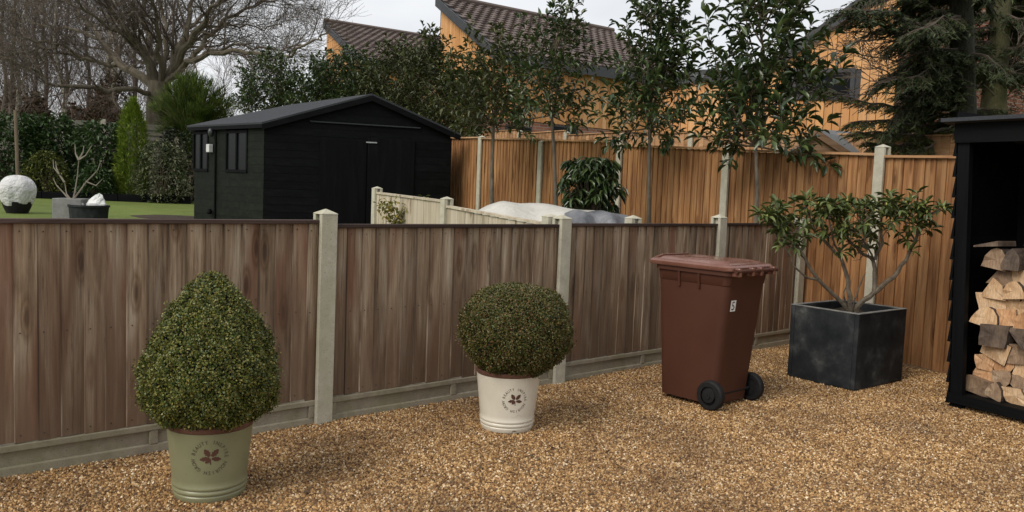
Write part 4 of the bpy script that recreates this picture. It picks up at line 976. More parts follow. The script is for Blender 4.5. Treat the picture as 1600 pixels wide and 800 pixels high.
tree_px('evergreen_tree', 'dense upright evergreen tree on a clear straight stem right of the droopy shrub', [(1014, 340), (1014, 290), (1015, 200)], 9.9, [(222, 30), (195, 72), (160, 78), (110, 66), (60, 58), (20, 55), (-20, 45), (-50, 20)], 400, .13, M['tleaf'], 4, cxp=1018, tr=.03)
tree_px('evergreen_tree', 'open evergreen tree with forked stem between the shed and the droopy shrub', [(869, 330), (866, 240), (862, 180)], 10.9, [(205, 30), (185, 65), (150, 68), (110, 55), (60, 50), (20, 42), (-5, 22)], 330, .112, M['tleaf'], 5, cxp=866, tr=.032)
tree_px('evergreen_tree', 'olive green evergreen tree with rounded crown just right of the shed roof', [(769, 320), (769, 260), (771, 195)], 12.2, [(200, 35), (180, 62), (140, 72), (100, 66), (70, 48), (45, 22)], 400, .11, M['tleaf_b'], 6, cxp=770, tr=.04)
HG = 'row of evergreen trees behind the black shed'
tree_px('evergreen_tree', 'tall olive evergreen tree with a pointed shoot directly behind the shed roof right slope', [(668, 260), (668, 200)], 16.6, [(215, 45), (190, 60), (140, 62), (100, 50), (70, 30), (44, 8)], 450, .125, M['tleaf_b'], 7, group=HG, tr=.05)
tree_px('evergreen_tree', 'mid green evergreen tree behind the shed right slope, just left of the tall pointed one', [(620, 250), (620, 190)], 17.6, [(200, 45), (165, 58), (120, 55), (90, 40), (66, 15)], 420, .125, M['tleaf_b'], 8, group=HG, tr=.05)
tree_px('evergreen_tree', 'dark evergreen tree with upright top right behind the shed ridge', [(560, 240), (560, 180)], 18.4, [(195, 45), (160, 58), (120, 52), (95, 35), (78, 14)], 420, .125, M['tleaf'], 9, group=HG, tr=.05)
tree_px('evergreen_tree', 'bright leaved evergreen tree behind the shed roof left of the ridge', [(508, 230), (508, 175)], 19.0, [(190, 42), (160, 50), (125, 46), (100, 34), (82, 14)], 390, .125, M['tleaf'], 10, group=HG, tr=.05)
tree_px('evergreen_tree', 'small dark evergreen tree at the left end of the row behind the shed', [(425, 220), (425, 170)], 19.8, [(185, 40), (160, 52), (125, 50), (100, 40), (82, 18)], 345, .125, M['tleaf'], 11, group=HG, tr=.05)
tree_px('evergreen_tree', 'low olive evergreen tree between the shed ridge and the tree row', [(720, 270), (720, 215)], 15.6, [(215, 30), (190, 48), (150, 50), (115, 40), (85, 18)], 330, .125, M['tleaf_b'], 12, group=HG, tr=.05)
# droopy shrub with long leaves against the fence
c_ = at(922, 330, 9.6); g_ = Vector((c_.x, c_.y, hgt(c_.x, c_.y)))
rr = random.Random(5); ds = empty('droopy_shrub', g_, 0, 'rounded shrub with long drooping glossy leaves against the orange fence', 'shrub'); br = MB(); lp, ldr = [], []
for s in range(150):
    a = rr.uniform(0, 6.28); zf = rr.random(); px_z = at(922, 240+95*(1-zf), 9.6).z-g_.z
    rad = wdt(46, 9.6)*(1+.22*math.sin(a*3+zf*6))*math.sin(math.pi*min(.96, .16+.72*zf))**.6*rr.random()**.4
    e = Vector((rad*math.cos(a), rad*math.sin(a)*.8, px_z)); b_ = Vector((0, 0, px_z*.45)); mid = b_.lerp(e, .5)+Vector((0, 0, .12))
    br.tube([b_, mid, e], [.008, .006, .003], 4)
    d = (e-mid).normalized(); s1 = d.orthogonal().normalized(); s2 = d.cross(s1)
    for k in range(9):
        an = k*2.4+rr.random(); lp.append(tuple(e-d*rr.uniform(0, .08))); ldr.append(tuple((s1*math.cos(an)+s2*math.sin(an))*.8+d*.3+Vector((0, 0, -.55))))
br.tube([Vector((0, 0, 0)), Vector((0, 0, .5)), Vector((.02, 0, 1.0))], [.03, .025, .015], 8)
br.build('branches', M['twig'], ds); ll = rng.uniform(.7, 1.2, len(lp))*.14; leaf_obj('leaves', M['tleaf'], ds, lp, ldr, ll, ll*.26, 'big', upv=np.array([0, 0, 1.]))
# rose against the cream fence
rs0 = at(610, 352, 8.5); rs_ = empty('rose_bush', (rs0.x, rs0.y, hgt(rs0.x, rs0.y)), 0, 'thin rose bush with yellowing leaves in front of the cream fence', 'shrub'); br = MB(); lp, ldr = [], []
rr = random.Random(8); base = Vector((rs0.x, rs0.y, hgt(rs0.x, rs0.y)))
for pts in ([(612, 352), (608, 335), (600, 325), (596, 318)], [(612, 352), (625, 336), (640, 326), (652, 325), (660, 318), (664, 312)], [(630, 352), (668, 340), (672, 330), (668, 322)], [(612, 352), (618, 338), (612, 322), (610, 312)], [(668, 352), (680, 338), (678, 326)]):
    P_ = [at(x, y, 8.45+.1*rr.random())-base for x, y in pts]; P_ = [Vector((P_[0].x, P_[0].y, 0))]+P_; br.tube(P_, [.006]*2+[.004]*(len(P_)-2), 5)
    for i in range(1, len(P_)-1):
        for k in range(22): p = P_[i].lerp(P_[i+1], rr.random())+rv()*.05; lp.append(tuple(p)); ldr.append(tuple(rv()))
M['rose'] = leafmat('rose_leaf', [(.10, .13, .03), (.2, .2, .05), (.38, .28, .06), (.08, .12, .03)], .5, .4, .2)
br.build('stems', M['twig'], rs_); leaf_obj('leaves', M['rose'], rs_, lp, ldr, .05, .03, 'big')

# ================================================================== HOUSES
M['cedar'] = None
mt, n, b = nodes('cedar_cladding'); v1 = coords(n, (30, 30, .8), False); g = noise(n, v1, 1.2, 5, .6)
gn = n.nodes.new('ShaderNodeNewGeometry')
c = ramp(n, gn.outputs['Random Per Island'], [(0, (.54, .25, .085)), (.3, (.66, .33, .12)), (.6, (.72, .385, .15)), (.85, (.76, .45, .21)), (1, (.60, .28, .10))])
c = mixc(n, .45, c, ramp(n, g, [(.3, (.7, .65, .6)), (.7, (1.15, 1.12, 1.1))]), 'MULTIPLY'); n.links.new(c, b.inputs['Base Color']); b.inputs['Roughness'].default_value = .7
M['cedar'] = mt
mt, n, b = nodes('brown_roof_tile'); gn = n.nodes.new('ShaderNodeNewGeometry')
c = ramp(n, gn.outputs['Random Per Island'], [(0, (.085, .062, .054)), (.5, (.115, .085, .074)), (1, (.15, .11, .095))]); n.links.new(c, b.inputs['Base Color']); b.inputs['Roughness'].default_value = .85; M['tile'] = mt
mt, n, b = nodes('red_brick'); tcn = n.nodes.new('ShaderNodeTexCoord'); mpn = n.nodes.new('ShaderNodeMapping'); mpn.inputs['Rotation'].default_value = (R(90), 0, 0)
bk_ = n.nodes.new('ShaderNodeTexBrick'); bk_.inputs['Scale'].default_value = 1; bk_.inputs['Brick Width'].default_value = .225; bk_.inputs['Row Height'].default_value = .075; bk_.inputs['Mortar Size'].default_value = .009
bk_.inputs['Color1'].default_value = (.23, .085, .05, 1); bk_.inputs['Color2'].default_value = (.33, .14, .085, 1); bk_.inputs['Mortar'].default_value = (.30, .25, .2, 1)
n.links.new(tcn.outputs['Object'], mpn.inputs['Vector']); n.links.new(mpn.outputs[0], bk_.inputs['Vector']); n.links.new(bk_.outputs['Color'], b.inputs['Base Color']); b.inputs['Roughness'].default_value = .9; M['brick'] = mt
M['dark_trim'] = simple('dark_grey_trim', (.030, .032, .036), (.05, .052, .057), 10, rough=.5, bs=0)
def clad(parent, p0, d, topf, zbot, length, nrm, org, bw=.145, holes=()):
    """vertical boards along d from p0; topf(t) gives the top height"""
    mb = MB(); t = 0
    while t < length-.01:
        t1 = min(t+bw-.010, length); za, zb_ = topf(t), topf(t1); off = random.choice([0, .006])
        cuts = [(zbot, None)]
        hit = [h for h in holes if t1 > h[0]-.02 and t < h[1]+.02]
        ranges = [(zbot, hit[0][2]), (hit[0][3], None)] if hit else [(zbot, None)]
        for lo_, hi_ in ranges:
            A = p0+d*t; B = p0+d*t1; ta = za if hi_ is None else hi_; tb_ = zb_ if hi_ is None else hi_
            if ta <= lo_ and tb_ <= lo_: continue
            f_ = nrm*(.02+off)
            q = [Vector((A.x, A.y, lo_))+f_, Vector((B.x, B.y, lo_))+f_, Vector((B.x, B.y, lo_)), Vector((A.x, A.y, lo_)), Vector((A.x, A.y, ta))+f_, Vector((B.x, B.y, tb_))+f_, Vector((B.x, B.y, tb_)), Vector((A.x, A.y, ta))]
            mb.hexa([x-org for x in q])
        t += bw
    o = mb.build('cladding', M['cedar'], parent); o['kind'] = 'stuff'
    # backing wall so that the gaps read dark
    bk = MB(); A = p0; B = p0+d*length; tt = [length*k/24 for k in range(25)]
    bk.slab([Vector((A.x, A.y, zbot))-org, Vector((B.x, B.y, zbot))-org]+[(p0+d*q)*1-org+Vector((0, 0, topf(q)-.02-p0.z)) for q in tt[::-1]], -nrm*.15)
    bk.build('wall', M['dark_trim'], parent)
def tiles(parent, e0, e1, r1, r0, org, tw=.30, th=.26):
    """roof slope from the eave e0-e1 up to the ridge r0-r1; courses of overlapping tiles"""
    mb = MB(); Le = (e1-e0).length; Hs = ((r0-e0).length+(r1-e1).length)/2; nc = int(Le/tw); nr = int(Hs/th); nrm = (e1-e0).cross(r0-e0).normalized()
    if nrm.z < 0: nrm = -nrm
    def S_(u, v): return e0.lerp(e1, u).lerp(r0.lerp(r1, u), v)
    for j in range(nr):
        for i in range(nc):
            off = .5/nc if j % 2 else 0
            u0, u1 = i/nc+off, (i+1)/nc+off-.012/Le; u1 = min(1, u1)
            v0, v1 = j/nr, min(1, (j+1.15)/nr); k = random.uniform(0, .006)
            a_, b2, c3, d_ = S_(u0, v0), S_(u1, v0), S_(u1, v1), S_(u0, v1); um = (u0+u1)/2
            # rolled tile: two flat halves with a raised roll
            lo_, hi_ = nrm*(.035+k), nrm*.004
            e_, f_ = S_(um, v0)+nrm*(.062+k), S_(um, v1)+nrm*.03
            mb.add([x-org for x in (a_+lo_, e_, b2+lo_, c3+hi_, f_, d_+hi_, a_+hi_*0, b2+hi_*0)], [(0, 1, 4, 5), (1, 2, 3, 4), (6, 7, 2, 1, 0)])
    o = mb.build('roof_tiles', M['tile'], parent); o['kind'] = 'stuff'
    sl2 = MB(); sl2.slab([x-org for x in (e0, e1, r1, r0)], -nrm*.12); sl2.build('roof', M['dark_trim'], parent)
    rd = MB(); rd.tube([r0-org+nrm*.05, r1-org+nrm*.05], .09, 8); rd.build('ridge_tiles', M['tile'], parent, True)
def mono_house(name, label, cpx, Yd, eave_py, back_px, ridge_py, length, zbot, seed, brick_z=None, win=None, group=None, d1=FA, back=None):
    """clad block: near corner at photo column cpx and distance Yd, one-way roof rising to the back"""
    c = at(cpx, eave_py, Yd); ez = c.z; d1v = Vector((math.cos(d1), math.sin(d1), 0)); d2v = Vector((-math.sin(d1), math.cos(d1), 0))
    if back: d2v = Vector((math.cos(back), math.sin(back), 0))
    # back corner: where the photo column back_px meets the side wall
    nside = Vector((-d2v.y, d2v.x, 0)); q = onplane(back_px, ridge_py, c, nside); dep = (q-Vector((c.x, c.y, q.z))).dot(d2v); rz_ = q.z
    org = Vector((c.x, c.y, 0)); root = empty(name, org, 0, label, 'house', group)
    n1 = -Vector((-d1v.y, d1v.x, 0)); n2 = Vector((-d2v.y, d2v.x, 0)); n2 = n2 if n2.dot(d1v) < 0 else -n2
    cz = Vector((c.x, c.y, 0))
    clad(root, cz, d1v, lambda t: ez-.12, zbot if brick_z is None else brick_z, length, n1, org)
    clad(root, cz+d2v*dep, -d2v, lambda t: rz_-(rz_-ez)*t/dep-.12, zbot if brick_z is None else brick_z, dep, n2, org)
    if brick_z is not None:
        bm_ = MB(); bm_.slab([cz-org+Vector((0, 0, 0)), cz+d1v*length-org, cz+d1v*length-org+Vector((0, 0, brick_z-.004)), cz-org+Vector((0, 0, brick_z-.004))], -n1*.15)
        bm_.slab([cz-org+n1*0, cz+d2v*dep-org, cz+d2v*dep-org+Vector((0, 0, brick_z-.004)), cz-org+Vector((0, 0, brick_z-.004))], -n2*.14)
        bm_.build('brick_base', M['brick'], root)
    ov = .25
    e0 = cz-d2v*ov-d1v*ov*.5; e1 = cz+d1v*(length+ov)-d2v*ov; slope = (rz_-ez)/dep
    e0.z = e1.z = ez-slope*ov; r0 = cz+d2v*(dep+.1)-d1v*ov*.5; r1 = cz+d1v*(length+ov)+d2v*(dep+.1); r0.z = r1.z = rz_+slope*.1
    tiles(root, e0, e1, r1, r0, org)
    fb = MB()
    for a_, b2, k in ((e0, r0, n2), (e0, e1, n1)):
        fb.slab([a_-org+k*.03, b2-org+k*.03, b2-org+k*.03-Vector((0, 0, .26)), a_-org+k*.03-Vector((0, 0, .26))], k*.03)
    fb.build('fascia', M['dark_trim'], root)
    rb_ = MB(); b_0 = cz+d2v*dep; b_1 = b_0+d1v*length; rb_.slab([b_0-org, b_1-org, b_1-org+Vector((0, 0, rz_-.1)), b_0-org+Vector((0, 0, rz_-.1))], d2v*.1)
    s0 = cz+d1v*length; s1 = b_1; rb_.slab([s0-org, s1-org, s1-org+Vector((0, 0, rz_-.1)), s0-org+Vector((0, 0, ez-.1))], d1v*.1); rb_.build('rear_wall', M['dark_trim'], root)
    return root, org, cz, d1v, n1, ez
h2, org2, cz2, d12, n12, ez2 = mono_house('clad_house', 'cedar clad house with the tallest one-way brown tiled roof, behind the middle of the fence', 778, 21, 74, 691, -2, 6.6, .3, 1, brick_z=at(940, 200, 23).z, d1=R(38), back=R(116))
# dark strip windows at the foot of the middle house
for pa, pb_ in ((790, 830), (862, 902)):
    A = onplane(pa, 196, cz2+n12*.02, n12); B = onplane(pb_, 200, cz2+n12*.02, n12); wf = MB()
    zl, zh = A.z-.22, A.z+.02
    a3, b3 = Vector((A.x, A.y, zl))-org2, Vector((B.x, B.y, zl))-org2; hh_ = Vector((0, 0, zh-zl))
    wf.slab([a3, b3, b3+hh_, a3+hh_], n12*.04); wo = wf.build('window', M['dark_trim'], h2)
    pn = MB(); i_ = (b3-a3).normalized()*.05; pn.slab([a3+i_+n12*.042+Vector((0, 0, .04)), b3-i_+n12*.042+Vector((0, 0, .04)), b3-i_+n12*.042+hh_-Vector((0, 0, .04)), a3+i_+n12*.042+hh_-Vector((0, 0, .04))], n12*.004); pn.build('pane', M['glass'], wo)
h1 = mono_house('clad_house', 'smaller far cedar clad house with pointed brown tiled roof, left of the taller one', 566, 30, 88, 512, 35, 8.5, .3, 2, d1=R(36), back=R(116))
_r1, org1, cz1, d11, n11, ez1 = h1
n21 = Vector((math.sin(R(116)), -math.cos(R(116)), 0)); n21 = -n21
A = onplane(537, 84, cz1+n21*.03, n21); B = onplane(549, 90, cz1+n21*.03, n21); wf = MB()
wf.slab([A-org1, B-org1+Vector((0, 0, A.z-B.z)), B-org1+Vector((0, 0, A.z-B.z-.22)), A-org1-Vector((0, 0, .22))], n21*.04); wf.build('window', M['dark_trim'], _r1)
DH = Vector((math.cos(R(156)), math.sin(R(156)), 0)); NH = Vector((math.sin(R(156)), -math.cos(R(156)), 0))
# right-hand house: clad wall under a rising verge, brick return
c3p = at(1398, 150, 14.0); n3 = NH*-1.0; org3 = Vector((c3p.x, c3p.y, 0)); h3 = empty('clad_brick_house', org3, 0, 'right hand cedar clad house with brick end wall and one wide dark window', 'house')
def on3(px, py): return onplane(px, py, org3, NH)
def t3(px, py=150): return (on3(px, py)-org3).dot(DH)
prof3 = sorted([(t3(x, y), on3(x, y).z) for x, y in ((1398, -34), (1345, 3), (1290, 42), (1232, 82), (1200, 104), (1150, 116), (1084, 116), (1040, 128))])
wt0, wt1 = t3(1332), t3(1238); wza, wzb = on3(1290, 155).z, on3(1290, 109).z
zbot3 = on3(1240, 212).z
clad(h3, org3, DH, lambda t: float(np.interp(t, [p[0] for p in prof3], [p[1] for p in prof3])), zbot3, prof3[-1][0], n3, org3, bw=.135, holes=((wt0, wt1, wza, wzb),))
bk3 = MB(); L3 = prof3[-1][0]; bk3.slab([Vector((0, 0, 0)), DH*L3, DH*L3+Vector((0, 0, zbot3-.003)), Vector((0, 0, zbot3-.003))], NH*.15); bk3.build('brick_base', M['brick'], h3)
# window
wm = MB(); fo = n3*.045
def W3(t, z, off=0): return DH*t+Vector((0, 0, z))+n3*off
def w3box(mb, t0, t1, z0, z1, o0, o1): mb.hexa([W3(t0, z0, o1), W3(t1, z0, o1), W3(t1, z0, o0), W3(t0, z0, o0), W3(t0, z1, o1), W3(t1, z1, o1), W3(t1, z1, o0), W3(t0, z1, o0)])
w3box(wm, wt0-.02, wt1+.02, wza-.02, wza+.06, .0, .045); w3box(wm, wt0-.02, wt1+.02, wzb-.05, wzb+.02, .0, .035); w3box(wm, wt0-.02, wt0+.05, wza+.061, wzb-.051, .0, .035); w3box(wm, wt1-.05, wt1+.02, wza+.061, wzb-.051, .0, .035); w3box(wm, wt0+(wt1-wt0)*.78, wt0+(wt1-wt0)*.78+.05, wza+.061, wzb-.051, .0, .033)
wo = wm.build('window', M['dark_trim'], h3)
pn = MB(); w3box(pn, wt0+.05, wt0+(wt1-wt0)*.78, wza+.061, wzb-.051, .002, .02); pn.build('pane', M['glass'], wo)
pn = MB(); w3box(pn, wt0+(wt1-wt0)*.78+.05, wt1-.05, wza+.061, wzb-.051, .002, .02); pn.build('pane', M['glass'], wo)
fz = MB()
vp = [(t, z) for t, z in prof3]
for (ta, za), (tb_, zb_) in zip(vp[:-1], vp[1:]):
    fz.hexa([W3(ta, za-.14, .10), W3(tb_, zb_-.14, .10), W3(tb_, zb_-.14, .0), W3(ta, za-.14, .0), W3(ta, za+.07, .10), W3(tb_, zb_+.07, .10), W3(tb_, zb_+.07, .0), W3(ta, za+.07, .0)])
fz.build('verge_board', M['dark_trim'], h3)
rf3 = MB(); 
for (ta, za), (tb_, zb_) in zip(vp[:-1], vp[1:]): rf3.hexa([W3(ta, za-.03, 0), W3(tb_, zb_-.03, 0), W3(tb_, zb_-.03, -6), W3(ta, za-.03, -6), W3(ta, za+.05, 0), W3(tb_, zb_+.05, 0), W3(tb_, zb_+.05, -6), W3(ta, za+.05, -6)])
rf3.build('roof', M['tile'], h3)
# brick return wall: runs away to the right
d3 = Vector((math.cos(R(28)), math.sin(R(28)), 0)); n3b = Vector((d3.y, -d3.x, 0))
bw3 = MB(); zt3 = at(1398, -60, 14).z; bw3.slab([Vector((0, 0, 0)), d3*5, d3*5+Vector((0, 0, zt3)), Vector((0, 0, zt3))], -n3b*.15)
o = bw3.build('brick_wall', M['brick'], h3)
A = onplane(1416, 128, org3+n3b*.02, n3b)-org3; B = onplane(1452, 165, org3+n3b*.02, n3b)-org3
wf = MB(); wf.slab([A, Vector((B.x, B.y, A.z)), B, Vector((A.x, A.y, B.z))], n3b*.04); M['lead_glass'] = flat('grey_frame', (.16, .17, .18), .5); wo = wf.build('window', M['lead_glass'], h3)
ii = (Vector((B.x, B.y, A.z))-A).normalized()*.06; up_ = Vector((0, 0, .06)); pn = MB(); pn.slab([A+ii-up_+n3b*.042, Vector((B.x, B.y, A.z))-ii-up_+n3b*.042, B-ii+up_+n3b*.042, Vector((A.x, A.y, B.z))+ii+up_+n3b*.042], n3b*.004); pn.build('pane', M['glass'], wo)
# little timber summerhouse gable with grey felt roof beyond the fence
pk = at(1272, 201, 11.2); lf = at(1228, 243, 11.2); rt2 = at(1335, 243, 11.2); bkk = at(1330, 206, 13.4); rbk = at(1412, 243, 13.4)
sh = empty('small_summerhouse', (pk.x, pk.y, 0), 0, 'small timber summerhouse gable with pale grey felt roof beyond the orange fence', 'summerhouse'); og = Vector((pk.x, pk.y, 0))
rf4 = MB(); th = Vector((0, 0, .05)); lbk = lf+(bkk-pk)
rf4.hexa([x-og-th for x in (pk, rt2, rbk, bkk)]+[x-og for x in (pk, rt2, rbk, bkk)]); rf4.hexa([x-og-th for x in (lf, pk, bkk, lbk)]+[x-og for x in (lf, pk, bkk, lbk)])
M['pale_felt'] = simple('pale_grey_felt', (.17, .185, .195), (.23, .245, .255), 50, rough=.9); rf4.build('roof', M['pale_felt'], sh)
gbw = MB(); dn = Vector((0, -.03, 0)); gbw.slab([lf-og-Vector((0, 0, .06)), rt2-og-Vector((0, 0, .06)), pk-og-Vector((0, 0, .06))], Vector((0, .05, 0))); 
for a_, b2 in ((lf, rt2),): gbw.slab([a_-og, b2-og, Vector((b2.x, b2.y, .3))-og, Vector((a_.x, a_.y, .3))-og], Vector((0, .05, 0)))
M['new_wood'] = wood('grey_brown_timber', (.30, .19, .12), (.2, .12, .07), (.38, .27, .18), along='x', vary=.1, knot=False)
gbw.build('gable_wall', M['new_wood'], sh)
for a_, b2 in ((lf, pk), (pk, rt2)):
    q = MB(); q.slab([a_-og+dn, b2-og+dn, b2-og+dn-Vector((0, 0, .10)), a_-og+dn-Vector((0, 0, .10))], dn*1.0); q.build('barge_board', M['new_wood'], sh)

# ================================================================== NEIGHBOUR GARDEN ON THE LEFT
def gpt(px, Y):
    p = at(px, 300, Y); return Vector((p.x, p.y, hgt(p.x, p.y)))
M['grey_board'] = wood('grey_board', (.17, .16, .13), (.10, .10, .08), (.24, .23, .19), along='x', knot=False, vary=.12)
A, B = gpt(-90, 21.5), gpt(330, 24.0); dfe = (B-A); dfe.z = 0; LF = dfe.length; dfe.normalize(); fa = math.atan2(dfe.y, dfe.x)
gf = empty('grey_garden_fence', A, fa, 'grey fence of horizontal boards at the far end of the lawn', 'fence')
npan = 7; pl_ = LF/npan
for i in range(npan+1):
    m_ = MB(); m_.box((-.06, -.05, -.2), (.06, .05, 2.02)); o = link('fence_post', m_.mesh('fence_post'), gf, M['concrete']); o.location = (i*pl_, 0, A.z*0)
hb_ = None
m_ = MB(); m_.hexa([(0, -.028, 0), (pl_-.13, -.028, 0), (pl_-.13, 0, 0), (0, 0, 0), (0, -.012, .152), (pl_-.13, -.012, .152), (pl_-.13, 0, .152), (0, 0, .152)]); me = m_.mesh('board'); me.materials.append(M['grey_board'])
for i in range(npan):
    for k in range(13):
        o = link('board', me, gf); o.location = (i*pl_+.065, 0, .02+k*.148)
# sleeper edging of the border
A2, B2_ = gpt(-60, 19.2), gpt(298, 20.6)
m_ = MB(); dd = (B2_-A2); n_s = 6
se = empty('sleeper_edging', A2, math.atan2(dd.y, dd.x), 'low black sleeper edging between the lawn and the planted border', 'edging'); Ls = Vector((dd.x, dd.y, 0)).length/n_s
for k in range(n_s):
    m_ = MB(); m_.box((k*Ls+.005, 0, -.1), ((k+1)*Ls-.005, .12, .15)); m_.build('sleeper', M['black_wood'], se, bevel=.008)
M['laurel'] = leafmat('laurel_leaf', [(.026, .055, .018), (.042, .082, .026), (.066, .112, .036), (.10, .145, .055), (.03, .062, .02)], .35, .5, .1)
M['lime'] = leafmat('lime_conifer', [(.10, .16, .018), (.16, .23, .028), (.24, .31, .045), (.13, .19, .022)], .7, .2, .1)
M['gold_con'] = leafmat('golden_green_conifer', [(.03, .06, .014), (.055, .095, .018), (.10, .15, .028), (.16, .20, .04), (.025, .05, .014)], .7, .2, .15)
M['varieg'] = leafmat('variegated_leaf', [(.03, .055, .018), (.05, .08, .03), (.16, .19, .10), (.28, .28, .16), (.03, .05, .02)], .5, .4, .1)
M['yellowish'] = leafmat('yellow_green_leaf', [(.03, .05, .012), (.05, .075, .018), (.14, .16, .03), (.22, .22, .05), (.03, .045, .015)], .5, .4, .1)
M['darkleaf'] = leafmat('dark_leaf', [(.012, .02, .009), (.02, .032, .012), (.03, .045, .018)], .5, .4, .05)
def shrub(name, label, px, Y, pytop, hwpx, n_, L, mat, prof, seed, cat='shrub', group=None, sq=.8, kind='big', wr=.38, droop=-.1, inner=True, pybot=None):
    base = gpt(px, Y); H_ = at(px, pytop, Y).z-base.z; Rm = wdt(hwpx, Y)
    root = empty(name, base, 0, label, cat, group)
    t = rng.uniform(0, 1, n_); r = np.interp(t, [p[0] for p in prof], [p[1] for p in prof])*Rm; a = rng.uniform(0, 2*np.pi, n_)
    lump = 1+.14*np.sin(a*3+t*9+seed)+.10*np.sin(a*7-t*17+seed*2)+.06*np.sin(a*13+t*29)
    q = 1-np.abs(rng.normal(0, .16, n_))
    rr_ = r*lump*q; z = t*H_*(1+.03*np.sin(a*5+seed))
    pts = np.stack([rr_*np.cos(a), rr_*np.sin(a)*sq, z], 1); d = np.stack([np.cos(a), np.sin(a), np.full(n_, .35+droop)], 1)+rng.normal(0, .55, (n_, 3))
    ll = rng.uniform(.6, 1.2, n_)*L
    st_ = MB(); rr = random.Random(seed)
    for k in range(9):
        an = rr.uniform(0, 6.28); e = Vector((Rm*.6*math.cos(an), Rm*.6*sq*math.sin(an), H_*rr.uniform(.5, .85))); st_.tube([Vector((0, 0, 0)), e*.5+Vector((0, 0, H_*.12)), e], [.02, .014, .005], 5)
    st_.build('stems', M['twig'], root)
    leaf_obj('foliage', mat, root, pts, d, ll, ll*wr, kind, upv=np.array([0, 0, 1.]))
    return root
dome = [(0, .75), (.2, .95), (.5, 1), (.75, .85), (.92, .5), (1, .15)]
wall_ = [(0, .8), (.1, .95), (.8, 1), (.95, .8), (1, .5)]
shrub('laurel', 'tall leafy laurel hedge plant at the left edge of the picture behind the stake', 12, 20.8, 180, 55, 3800, .17, M['laurel'], wall_, 1, group='laurels in the border')
shrub('laurel', 'laurel hedge plant right of the stake in front of the grey fence', 78, 21.0, 183, 36, 3000, .17, M['laurel'], wall_, 2, group='laurels in the border')
shrub('laurel', 'laurel between the bare stemmed planter and the lime green conifer', 158, 21.0, 196, 32, 2600, .17, M['laurel'], wall_, 3, group='laurels in the border')
shrub('yellow_green_shrub', 'small yellow green shrub behind the covered plant and the square planter', 72, 20.2, 238, 30, 1900, .10, M['yellowish'], dome, 4)
shrub('low_shrub', 'low loose green shrub in the border behind the tub with the white bag', 148, 20.3, 262, 26, 1450, .125, M['laurel'], dome, 5)
shrub('variegated_shrub', 'loose variegated shrub in the border between the lime conifer and the shed', 252, 20.6, 222, 40, 3000, .09, M['varieg'], dome, 6)
shrub('dark_shrub', 'dark shrub close against the back corner of the shed', 285, 21.2, 205, 30, 2000, .12, M['darkleaf'], wall_, 7)
shrub('lime_conifer', 'bright lime green upright conifer in the border', 207, 20.7, 158, 24, 9000, .13, M['lime'], [(0, .85), (.15, 1), (.5, .95), (.75, .72), (.92, .4), (1, .05)], 8, cat='conifer', kind='needle', wr=.3, droop=.5)
fc_base = gpt(305, 22.6); fc = empty('feathery_conifer', fc_base, 0, 'wide feathery green conifer leaning over the shed roof', 'conifer'); rr = random.Random(77); mbf = MB(); lp, ldr = [], []
fc_t = at(300, 215, 22.6)-fc_base; mbf.tube([Vector((0, 0, 0)), fc_t*.5, fc_t], [.12, .09, .07], 8)
for k in range(150):
    tx = rr.gauss(0, 1); ax_px = 303+rr.uniform(-70, 70); f_ = (ax_px-303)/72; ytop = 112+52*abs(f_)**1.7+rr.uniform(-5, 8); dy = rr.uniform(-1.1, 1.1)*(1-.5*abs(f_))
    ytip = ytop+rr.random()**1.6*85*(1-.3*abs(f_))
    e = at(ax_px, ytip, 22.6+dy)-fc_base; o_ = fc_t*rr.uniform(.75, 1.05); m_ = o_.lerp(e, .5)+Vector((0, 0, .12)); pts = [o_, o_.lerp(m_, .5), m_, m_.lerp(e, .5)+Vector((0, 0, .04)), e]
    mbf.tube(pts, [.02, .014, .01, .007, .004], 4)
    for i in range(1, 5):
        for c in range(75):
            p = pts[i-1].lerp(pts[i], rr.random()); d = (pts[i]-pts[i-1]).normalized(); o2 = rv2(rr); p = p+o2*rr.random()*.16*(1.2-.12*i)
            lp.append(tuple(p)); ldr.append(tuple(d*.9+o2*.45+Vector((0, 0, .35))))
mbf.build('branches', M['brown_bark_'] if 'brown_bark_' in M else M['twig'], fc)
ll = rng.uniform(.6, 1.2, len(lp))*.15; leaf_obj('foliage', M['gold_con'], fc, lp, ldr, ll, ll*.2, 'needle', upv=np.array([0, 0, 1.]))
# covered plant, stake, planters
def swap(pts): return pts
cg = ground(27, 333)
sc2 = lambda px: wdt(px, cg.y)
cpn = empty('wrapped_plant', cg, 0, 'plant in a black pot wrapped in white fleece on the lawn at the far left', 'wrapped plant')
mb = MB(); mb.lathe([(sc2(15), 0), (sc2(19), sc2(9)), (sc2(22), sc2(18)), (sc2(20), sc2(19))], 24); mb.build('pot', M['tyre'], cpn, True)
M['fleece_w'] = simple('white_fleece', (.50, .50, .49), (.68, .68, .68), 2.5, rough=.8, bs=1, bd=.06)
mb = MB(); prof = [(20, 13), (24, 20), (26, 30), (27, 38), (25, 46), (19, 54), (12, 58), (1, 59)]; k_ = 26; rr = random.Random(3)
ang_ = [1+rr.uniform(-.06, .06)+.05*math.sin(k*1.1) for k in range(k_)]
vs = []
for j, (r, z) in enumerate(prof):
    for k in range(k_):
        a = 2*math.pi*k/k_; f_ = ang_[k]*(1+.012*math.sin(j*1.2+k*1.7)); vs.append((sc2(r)*f_*math.cos(a), sc2(r)*f_*math.sin(a), sc2(z)+(.008*math.sin(k*1.3+j) if j > 0 else .018*math.sin(k*.9))))
